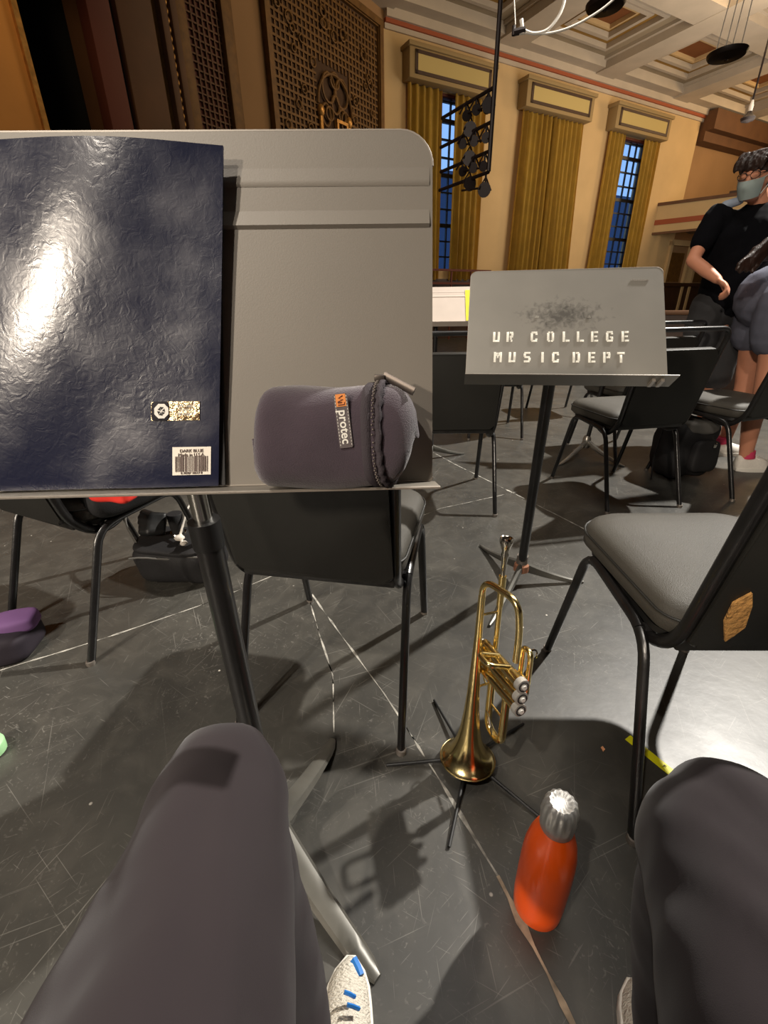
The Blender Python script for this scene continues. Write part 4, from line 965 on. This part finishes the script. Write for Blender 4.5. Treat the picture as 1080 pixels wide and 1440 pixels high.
capsule(b, [nk+Vector((0, .03, -.14)), Vector((nk.x, 3.25, 1.2)), hip], [.13, .13, .13])
for s in (-1, 1): capsule(b, [hip+Vector((s*.09, 0, -.05)), hip+Vector((s*.10, -.0, -.46)), (hip.x+s*.11, 3.27, .10)], [.085, .055, .038])
obj('body', b, m_skin, mn, True, voxel=.009, smooth_it=3)
b = new(); capsule(b, [shl+Vector((.05, .03, -.03)), shr+Vector((-.05, 0, -.03))], [.075, .075]); capsule(b, [shl+Vector((.12, .03, -.12)), Vector((nk.x-.04, 3.24, 1.2)), Vector((nk.x-.03, 3.24, .98))], [.135, .15, .15], 18); capsule(b, [shr+Vector((-.12, .0, -.12)), Vector((nk.x+.04, 3.24, 1.2)), Vector((nk.x+.03, 3.24, .98))], [.135, .145, .15], 18)
capsule(b, [shl+Vector((.03, 0, -.01)), shl, shl.lerp(elb, .62)], [.07, .068, .062]); capsule(b, [shr, shr.lerp(elr, .6)], [.068, .062]); capsule(b, [nk+Vector((0, .01, -.04)), nk+Vector((0, .02, -.09))], [.062, .12]); capsule(b, [nk+Vector((0, .03, -.14)), nk+Vector((0, .03, -.3))], [.15, .15])
obj('tshirt', b, m_shirt, mn, True, voxel=.012, noisefn=wrinkle(9, .008), smooth_it=4)
b = new(); capsule(b, [hip+Vector((-.05, 0, .03)), hip+Vector((.05, 0, .03))], [.145, .155]); [capsule(b, [hip+Vector((s*.085, 0, -.03)), hip+Vector((s*.10, 0, -.42))], [.115, .095]) for s in (-1, 1)]
obj('shorts', b, m_dkgrey, mn, True, voxel=.014, noisefn=wrinkle(8, .006))
R3 = HDm.to_3x3().to_4x4()
b = new(); ell(b, HDm @ Vector((0, -.018, .055)), (1, 1, 1), 24, 16, R3 @ Matrix.Diagonal((.086, .104, .080, 1))); ell(b, HDm @ Vector((0, -.05, .01)), (1, 1, 1), 20, 12, R3 @ Matrix.Diagonal((.082, .07, .085, 1)))
for k in range(9): x = -.06+.015*k; capsule(b, [HDm @ Vector((x, .05, .115)), HDm @ Vector((x*1.1+.006, .088, .085)), HDm @ Vector((x*1.1+.012, .094, .05+.012*(k % 2)))], [.02, .016, .008], 8)
obj('hair', b, m_hair, mn, True, voxel=.006, smooth_it=2, noisefn=lambda c: .004*noise.noise(c*60))
b = new(); V = []
for j in range(9):
    q = j/8; z = .005-.095*q; V.append([b.verts.new(HDm @ Vector((.070*math.sin(a)*(1-.25*q*q), .020+(.098-.035*abs(q-.35))*math.cos(a)*(1 if abs(a) < 1.2 else .97), z-.006*math.cos(a)))) for a in [(-1.25+2.5*k/14) for k in range(15)]])
for r0, r1 in zip(V, V[1:]):
    for k in range(14): b.faces.new((r0[k], r0[k+1], r1[k+1], r1[k]))
bmesh.ops.solidify(b, geom=b.faces[:], thickness=.002); mk = obj('face_mask', b, m_mask, mn, True, smooth=80)
for s in (-1, 1):
    b = new(); tube(b, [HDm @ Vector((s*.066, .052, 0)), HDm @ Vector((s*.078, .01, .012)), HDm @ Vector((s*.084, -.018, .0))], .0018, 5); tube(b, [HDm @ Vector((s*.058, .045, -.08)), HDm @ Vector((s*.076, .01, -.04)), HDm @ Vector((s*.084, -.018, -.01))], .0018, 5); obj('mask_strap', b, m_mask, mn, True)
b = new()
for s in (-1, 1): tube(b, [HDm @ Vector((s*.032+.024*math.cos(2*PI*k/18), .100-.010*abs(math.cos(2*PI*k/18)), .022+.018*math.sin(2*PI*k/18))) for k in range(19)], .0022, 5, cap=False); tube(b, [HDm @ Vector((s*.055, .088, .026)), HDm @ Vector((s*.078, -.005, .022))], .002, 5)
tube(b, [HDm @ Vector((-.01, .104, .026)), HDm @ Vector((.01, .104, .026))], .002, 5); obj('glasses', b, m_black, mn, True)
for s in (-1, 1): shoe(mn, (hip.x+s*.11+.05, 3.32, 0), (hip.x+s*.11-.1, 3.08, 0), m_lace, .045, .08)
m_pan = mat('pale_blue_panel', (150, 160, 176), .8)
for P_ in ([shl+Vector((.03, -.02, .055)), shl+Vector((.11, -.02, .078))], [shr+Vector((-.12, -.03, .10)), shr+Vector((-.02, -.02, .06))]):
    b = new(); capsule(b, P_, [.026, .024]); obj('shoulder_panel', b, m_pan, mn, True, voxel=.006)
# ------------------------------------------------------------------ bending person in slate shorts
wm = thing('person', 'person in slate shorts bending over at the right edge, back to the camera', 'person', (2.42, 2.85, 0), 0)
fA = az(1045, 662); fB = az(1008, 640)
hA = ay(1062, 430, 2.78); hB = ay(1035, 430, 2.95)
kA = Vector((fA.x-.02, fA.y+.02, .46)); kB = Vector((fB.x+.06, fB.y+.02, .46))
hA = Vector((kA.x+.0, kA.y+.05, .90)); hB = Vector((kB.x-.03, kB.y+.03, .90))
sp2 = (hA+hB)/2+Vector((.05, .03, .12)); chs = sp2+Vector((.40, -.16, .08)); 
b = new(); capsule(b, [hA, kA+Vector((.0, -.01, .0)), kA+Vector((-.02, 0, -.12)), (fA.x, fA.y+.02, .09)], [.088, .058, .056, .036]); capsule(b, [hB, kB, kB+Vector((.0, .02, -.12)), (fB.x+.04, fB.y+.02, .09)], [.088, .058, .056, .036])
capsule(b, [sp2+Vector((0, 0, -.03)), sp2+Vector((.2, -.08, .07)), chs], [.13, .12, .12]); capsule(b, [chs, chs+Vector((.17, .02, -.03))], [.05, .05])
HW = frame(chs+Vector((.24, .02, -.06)), (0, -1, 0), (.75, 0, -.65), (.65, 0, .75)); head(b, HW)
for s in (-1, 1):
    a0 = chs+Vector((.04, s*.16, .02)); a1 = a0+Vector((.08, s*.02, -.28)); a2 = a1+Vector((.10, 0, -.22)); capsule(b, [a0, a1, a2], [.045, .034, .024]); hand(b, a2, (a2-a1), (1, 0, .3), .7, s)
obj('body', b, m_skin, wm, True, voxel=.010, smooth_it=3)
b = new(); capsule(b, [sp2+Vector((-.07, .0, -.0)), sp2+Vector((.10, -.05, .06))], [.18, .175], 18); [capsule(b, [h_+Vector((0, 0, .08)), h_+Vector((0, 0, -.02)), h_.lerp(k_, .18)], [.145, .142, .138], 18) for h_, k_ in ((hA, kA), (hB, kB))]
obj('shorts', b, m_slate, wm, True, voxel=.012, noisefn=wrinkle(7, .008), smooth_it=5)
b = new(); capsule(b, [sp2+Vector((.15, -.06, .07)), sp2+Vector((.24, -.10, .08))], [.13, .13], 18); obj('waistband', b, mat('pale_yellow_shirt', (222, 214, 140), .8), wm, True, voxel=.012)
b = new(); capsule(b, [sp2+Vector((.28, -.11, .085)), chs], [.135, .15], 18); obj('top', b, m_mask, wm, True, voxel=.012)
b = new()
for k in range(16):
    h0 = chs+Vector((.22, -.10+.013*k, .10)); e = ay(random.uniform(1036, 1066), random.uniform(362, 382), 2.55); e2 = ay(random.uniform(1062, 1085), random.uniform(338, 362), 2.58)
    capsule(b, [h0, e2, e], [.03, .022, .011], 8)
ell(b, HW @ Vector((0, -.02, .04)), (.10, .10, .10)); obj('hair', b, m_hair, wm, True, voxel=.007, smooth_it=2)
for (f_, k_, dd) in ((fA, kA, Vector((.26, -.02, 0))), (fB, kB, Vector((.26, -.03, 0)))):
    h_ = Vector((f_.x-.05, f_.y+.02, 0)); shoe(wm, h_, h_+dd, m_lace, .045, .085)
    b = new(); tube(b, [(h_.x+.06, h_.y, .085), (h_.x+.055, h_.y, .13)], [.044, .040], 14); obj('sock', b, m_pink, wm, True)
    b = new()
    for k in range(5): tube(b, [(h_.x+.10+.018*k, h_.y-.034, .085-.007*k), (h_.x+.112+.018*k, h_.y, .100-.010*k), (h_.x+.10+.018*k, h_.y+.03, .085-.007*k)], .0035, 6)
    obj('laces', b, m_white, wm, True)
# ------------------------------------------------------------------ bags and small things
def soft_box(bm, c, s, rz=0, e=.35, amp=.012, tilt=0):
    b2 = new(); bmesh.ops.create_cube(b2, size=2); bmesh.ops.subdivide_edges(b2, edges=b2.edges[:], cuts=10, use_grid_fill=True)
    for v in b2.verts:
        p = v.co; n_ = max(abs(p.x), abs(p.y), abs(p.z)); l_ = p.length; q = p/l_; pw = 4.5; rr = (abs(q.x)**pw+abs(q.y)**pw+abs(q.z)**pw)**(-1/pw); v.co = q*rr
        v.co = Vector((v.co.x*s[0]/2, v.co.y*s[1]/2, v.co.z*s[2]/2)); v.co += v.co.normalized()*amp*noise.noise(v.co*9+Vector(c)*3)
    bmesh.ops.transform(b2, matrix=Matrix.Translation(c) @ Matrix.Rotation(rz, 4, 'Z') @ Matrix.Rotation(tilt, 4, 'X'), verts=b2.verts)
    for v in b2.verts: v.co.z = max(v.co.z, .001)
    join(bm, b2)
bc = az(238, 824); bc = Vector((bc.x+.03, bc.y+.10, 0))
bg = thing('shoulder_bag', 'black zipped bag with odds and ends on top, behind the nearest stand pole', 'bag', bc, 0)
b = new(); soft_box(b, (bc.x, bc.y, .085), (.33, .22, .17), -.15, amp=.02, tilt=.12); obj('bag_body', b, m_bag, bg, True, smooth=80)
b = new(); soft_box(b, (bc.x-.01, bc.y-.03, .165), (.29, .16, .03), -.15, amp=.006, tilt=.25); obj('bag_flap', b, m_bag, bg, True, smooth=80)
b = new(); tube(b, fillet([bc+Vector((-.15, -.04, .16)), bc+Vector((-.22, .03, .22)), bc+Vector((-.24, .12, .26))], .04, 5), .013, 8, .3); obj('bag_strap', b, m_bagl, bg, True)
b = new(); tube(b, [bc+Vector((-.15, -.115+.02*abs(k/4-1), .12+.02*math.sin(k)) if 0 else (-.15+.036*k, -.112, .135+.004*math.sin(k*1.2))) for k in range(9)], .004, 6); obj('bag_zip', b, m_bagl, bg, True)
q = Vector((bc.x-.085, bc.y+.0, .185)); b = new()
for k in range(5): tube(b, [q+Vector((-.055+.01*math.cos(k), .0+.02*k-.03, .025+.012*k)), q+Vector((0, -.04+.012*k, .03+.01*k)), q+Vector((.05, .01*k-.02, .02+.012*k))], [.016, .022, .014], 8)
tag(obj('crumpled_glove', b, m_blackrub, voxel=.006), 'crumpled black cloth lying on top of the black bag', 'cloth')
q = Vector((bc.x+.005, bc.y+.0, .185)); t = thing('travel_cup', 'small dark cup with a silver rim standing on the black bag', 'cup', q, 0)
b = new(); lathe(b, [(.020, .0), (.026, .03), (.03, .085), (.028, .088)], 20, Matrix.Translation(q)); obj('cup_body', b, m_bag, t, True); b = new(); lathe(b, [(.031, -.0), (.033, .004), (.031, .008)], 20, Matrix.Translation(q)); obj('cup_rim', b, m_chrome, t, True)
b = new(); ell(b, q+Vector((.03, -.06, .01)), (.022, .016, .012)); ell(b, q+Vector((.055, -.085, .0)), (.016, .014, .010)); tube(b, [q+Vector((.03, -.06, .01)), q+Vector((.05, .01, .10)), q+Vector((.06, .05, .12))], .006, 6); tag(obj('earphones', b, m_cable, voxel=.004), 'white earphones lying on the black bag beside the cup', 'earphones')
# bag under the chairs at right
b2c = Vector((1.87, 2.66, 0)); rb = thing('backpack', 'bulky black backpack with a grey top panel under the chair at right', 'bag', b2c, .2)
b = new(); soft_box(b, (b2c.x, b2c.y, .18), (.30, .26, .36), .2, amp=.03); obj('bag_body', b, m_bag, rb, True, smooth=80)
b = new(); soft_box(b, (b2c.x+.02, b2c.y-.06, .33), (.24, .16, .08), .2, amp=.02); obj('grey_panel', b, m_bagl, rb, True, smooth=80)
b = new(); soft_box(b, (b2c.x+.05, b2c.y-.14, .16), (.18, .06, .20), .2, amp=.01); obj('front_pocket', b, m_bag, rb, True, smooth=80)
b = new(); tube(b, [b2c+Vector((-.16, -.02, .30)), b2c+Vector((-.21, -.08, .14)), b2c+Vector((-.22, -.12, .01))], .012, 8, .4); obj('strap', b, m_bag, rb, True)
b = new(); box(b, b2c+Vector((.06, -.185, .24)), (.018, .012, .03), None, .004); obj('buckle', b, m_chrome, rb, True)
# purple bag at left edge
pb = az(8, 935); pb = Vector((pb.x-.07, pb.y+.06, 0)); t = thing('drawstring_bag', 'dark bag with purple cloth on top at the left edge of the floor', 'bag', pb, 0)
b = new(); soft_box(b, (pb.x, pb.y, .045), (.26, .16, .10), .2, amp=.015); obj('bag_body', b, m_purpled, t, True, smooth=80)
b = new(); soft_box(b, (pb.x+.065, pb.y+.03, .095), (.13, .09, .05), .4, amp=.015); obj('purple_fold', b, m_purple, t, True, smooth=80)
g = az(-6, 1060); b = new(); lathe(b, [(.02, 0), (.034, .004), (.036, .03), (.034, .034), (.01, .036)], 24, Matrix.Translation((g.x-.012, g.y, 0))); tag(obj('mint_lid', b, m_green, smooth=60), 'round mint green lid cut off by the left edge of the photo', 'lid')
# red item on leftmost chair: a folded cloth hanging over the seat back edge
rc = Vector((-1.0, 1.393, 0)); Rm = Matrix.Translation(rc) @ Matrix.Rotation(math.radians(-25), 4, 'Z')
b = new(); b2 = new(); soft_box(b2, (.0, .03, .548), (.44, .40, .11), 0, amp=.03); soft_box(b2, (.20, .02, .50), (.10, .30, .16), 0, amp=.02); bmesh.ops.transform(b2, matrix=Rm, verts=b2.verts); join(b, b2); tag(obj('folded_jacket', b, m_bag, smooth=80), 'black jacket bundled on the seat of the leftmost chair', 'jacket')
rp = ay(163, 697, 1.12); b = new(); soft_box(b, (rp.x, rp.y, rp.z+.01), (.13, .07, .05), -.3, amp=.015); tag(obj('red_cloth', b, m_red, smooth=80), 'red cloth lying on the black jacket, peeking out under the nearest stand', 'cloth')
# yellow tape, leaf fragment
y1, y2 = az(893, 1046), az(960, 1100); d = (y2-y1).normalized(); s_ = Vector((-d.y, d.x, 0)); Mt = frame(y1, d, s_, (0, 0, 1)); t = thing('yellow_strip', 'bright yellow strip of printed tape on the floor under the chair at right', 'tape', y1, 0)
b = new(); slab(b, [(-.02, -.011), (.17, -.011), (.17, .011), (-.02, .011)], .001, .0022, Mt); obj('tape', b, m_yellow, t, True)
text('F', .014, m_black, frame(Mt @ Vector(((az(936, 1077)-y1).dot(d), 0, .0026)), d, s_, (0, 0, 1)), t, 'tape_lettering')
q = az(848, 1054); b = new(); slab(b, [(q.x-.003, q.y-.007), (q.x+.004, q.y-.002), (q.x+.002, q.y+.008), (q.x-.004, q.y+.004)], .001, .003); tag(obj('orange_flake', b, mat('orange_flake_paint', (214, 150, 108), .8)), 'tiny pale orange flake on the black floor near the trumpet', 'debris')
# floor joints and worn white lines, thin strips lying on the floor
def line(pxs, w_, m, name, jit=0.0, zz=.0009):
    P_ = [az(x, y) for x, y in pxs]; Q = []
    for a, c in zip(P_, P_[1:]):
        n = max(2, int((c-a).length/.03))
        for i in range(n): Q.append(a.lerp(c, i/n))
    Q.append(P_[-1]); b = new(); prev = None
    for i, p in enumerate(Q):
        d = (Q[min(i+1, len(Q)-1)]-Q[max(0, i-1)]).normalized(); s_ = Vector((-d.y, d.x, 0)); ww = w_*(1+jit*noise.noise(p*23)*2)
        o_ = s_*(jit*.0016*noise.noise(p*9)); v = [b.verts.new((p+o_+s_*ww/2).to_tuple()[:2]+(zz,)), b.verts.new((p+o_-s_*ww/2).to_tuple()[:2]+(zz,))]
        if prev: b.faces.new((prev[0], prev[1], v[1], v[0]))
        prev = v
    return struct(name, b, m)
line([(-40, 955), (0, 943), (150, 897), (300, 845), (440, 786), (620, 715), (735, 690)], .0042, m_chalk, 'trim_20', 1.2)
line([(438, 836), (540, 975), (608, 1080), (700, 1232)], .0042, m_chalk, 'trim_21', 1.4)
line([(432, 836), (452, 900), (468, 950), (470, 1030)], .003, m_chalk, 'trim_22', 1.6)
line([(560, 610), (640, 653), (735, 700), (818, 742), (960, 830)], .006, m_chalk, 'trim_23', 1.2)
line([(700, 1232), (770, 1370), (815, 1460)], .007, m_seam, 'trim_24', 1.5, .0016)
# flake of scraped floor near the joint
# ------------------------------------------------------------------ hanging lamps and the lamp ladder
PP = ay(690, 200, 7.0); PP = Vector((PP.x, PP.y, 0))
def lhit(px, py): return apl(px, py, PP, U)
rig = thing('lamp_ladder', 'tall dark hanging pipe with four side arms in front of the first window', 'lighting rig', (PP.x, PP.y, lhit(684, 240).z), 0)
ztop = 8.4; zb = lhit(684, 242).z
b = new(); tube(b, [(PP.x, PP.y, zb), (PP.x, PP.y, ztop)], .028, 8); obj('pipe', b, m_lampdark, rig, True)
arms = []
for (a, c) in (((693, 124), (622, 152)), ((690, 172), (620, 197)), ((687, 213), (620, 232)), ((684, 243), (618, 265))):
    p, q = lhit(*a), lhit(*c); L_ = (Vector((q.x, q.y, 0))-PP).length; z = p.z; e = PP+NN*L_; e.z = z; arms.append((z, L_))
    b = new(); tube(b, [(PP.x, PP.y, z), (e.x, e.y, z)], .022, 8); tube(b, [(PP.x, PP.y, z-.16), (PP.x+NN.x*.5*L_, PP.y+NN.y*.5*L_, z-.10)], .012, 6); obj('arm', b, m_lampdark, rig, True)
lamps = [(686, 151), (669, 155), (655, 162), (661, 184), (683, 195), (668, 199), (652, 203), (660, 224), (681, 233), (667, 236), (650, 240), (659, 259), (682, 267)]
tier = ['on the top arm', 'on the top arm', 'on the top arm', 'on the second arm', 'on the second arm', 'on the second arm', 'on the second arm', 'on the third arm', 'on the third arm', 'on the third arm', 'on the third arm', 'on the lowest arm', 'below the lowest arm']
place_w = {0: 'beside the pipe', 1: 'in the middle', 2: 'farthest from the pipe', 3: 'large clamp lamp', 4: 'beside the pipe', 5: 'in the middle', 6: 'farthest out', 7: 'large clamp lamp', 8: 'beside the pipe', 9: 'in the middle', 10: 'farthest out', 11: 'large clamp lamp', 12: 'tilted and hanging free'}
for i, (x, y) in enumerate(lamps):
    p = lhit(x, y); q = thing('stage_lamp', 'small dark stage lamp %s of the lamp ladder, %s' % (tier[i], place_w[i]), 'stage lamp', p, random.uniform(0, 1), 'stage lamps on the lamp ladder')
    big = .85 if i in (0, 3, 7, 11, 12) else .6; ax = Vector((random.uniform(-.6, .2), -1, random.uniform(-.5, .1))).normalized(); Mx = ax.to_track_quat('Z', 'Y').to_matrix().to_4x4(); Mx.translation = p
    b = new(); lathe(b, [(.035*big, -.10*big), (.06*big, -.07*big), (.075*big, .02), (.10*big, .07*big), (.085*big, .07*big)], 14, Mx); obj('lamp_can', b, m_lampdark, q, True)
    zz = min([z for z, l in arms if z > p.z-.05] or [p.z+.2]); 
    b = new(); tube(b, [p, (p.x, p.y, min(zz, p.z+.35))], .014, 6); tube(b, [p+U*.1, p+Vector((0, 0, .14)), p-U*.1], .012, 6); obj('yoke', b, m_lampdark, q, True)
def pendant(label, px, py, dist, r, ctop, par='pendant_lamp'):
    p = CAMP+ray(px, py).normalized()*dist; t = thing(par, label, 'lamp', p, 0)
    b = new(); lathe(b, [(.02, .16*r), (r*.45, .14*r), (r*.8, .08*r), (r, 0), (r*.98, -.10*r), (r*.9, -.2*r), (r*.3, -.26*r), (.03, -.3*r), (.02, -.36*r)], 28, Matrix.Translation(p)); obj('bowl', b, m_lampdark, t, True)
    for k in range(4):
        a = PI/4+k*PI/2; b = new(); tube(b, [p+Vector((r*.6*math.cos(a), r*.6*math.sin(a), .05*r)), p+Vector((r*.3*math.cos(a)+.1, r*.1*math.sin(a), ctop-p.z))], .012*r/.4, 6); obj('suspension_cable', b, m_cable, t, True)
    return t
pendant('dark round pendant lamp on pale cables, right of the ceiling coffers', 1023, 74, 11.0, .27, 7.9)
pendant('dark round pendant lamp cut off by the top edge of the photo', 852, 4, 9.0, .24, 7.9)
p = CAMP+ray(1052, 166).normalized()*15; t = thing('small_pendant', 'small pendant on a thin cord at far right near the dark cornice', 'lamp', p, 0)
b = new(); lathe(b, [(.03, .15), (.05, .08), (.14, .0), (.12, -.05), (.03, -.08)], 16, Matrix.Translation(p)); obj('shade', b, m_lampdark, t, True); b = new(); lathe(b, [(.04, .08), (.045, .2), (.02, .3)], 10, Matrix.Translation(p)); obj('socket', b, m_cable, t, True); b = new(); tube(b, [p+Vector((0, 0, .28)), (p.x, p.y, 8.0)], .02, 6); obj('cord', b, m_lampdark, t, True)
Ym = 4.5; t = thing('hanging_microphone', 'small bracket with a microphone hung on looping white cables from the ceiling', 'microphone', ay(728, 44, Ym), 0)
b = new(); tube(b, [ay(722, 46, Ym), ay(738, 42, Ym)], .022, 8); tube(b, [ay(722, 50, Ym), ay(723, 36, Ym)], .014, 8); obj('bracket', b, m_lampdark, t, True)
b = new(); tube(b, [ay(733, 27, Ym), ay(735, 44, Ym)], .014, 8); tube(b, [ay(724, 46, Ym), ay(737, 45, Ym)], .016, 8); obj('microphone', b, m_cable, t, True)
def cab(pts, r, nm='cable'):
    P_ = [ay(x, y, Ym) for x, y in pts]; Q = []
    for i in range(len(P_)-1):
        a = P_[max(0, i-1)]; b_ = P_[i]; c_ = P_[i+1]; d_ = P_[min(len(P_)-1, i+2)]
        for k in range(6):
            u_ = k/6; Q.append(.5*((2*b_)+(c_-a)*u_+(2*a-5*b_+4*c_-d_)*u_*u_+(3*b_-a-3*c_+d_)*u_**3))
    Q.append(P_[-1]); b = new(); tube(b, Q, r, 8); return obj(nm, b, m_cable, t, True)
cab([(736, 42), (750, 47), (768, 43), (782, 28), (792, 8), (798, -25)], .011); cab([(736, 46), (770, 47), (805, 37), (845, 14), (875, -12)], .008); cab([(725, 40), (724, 20), (722, -20)], .004)
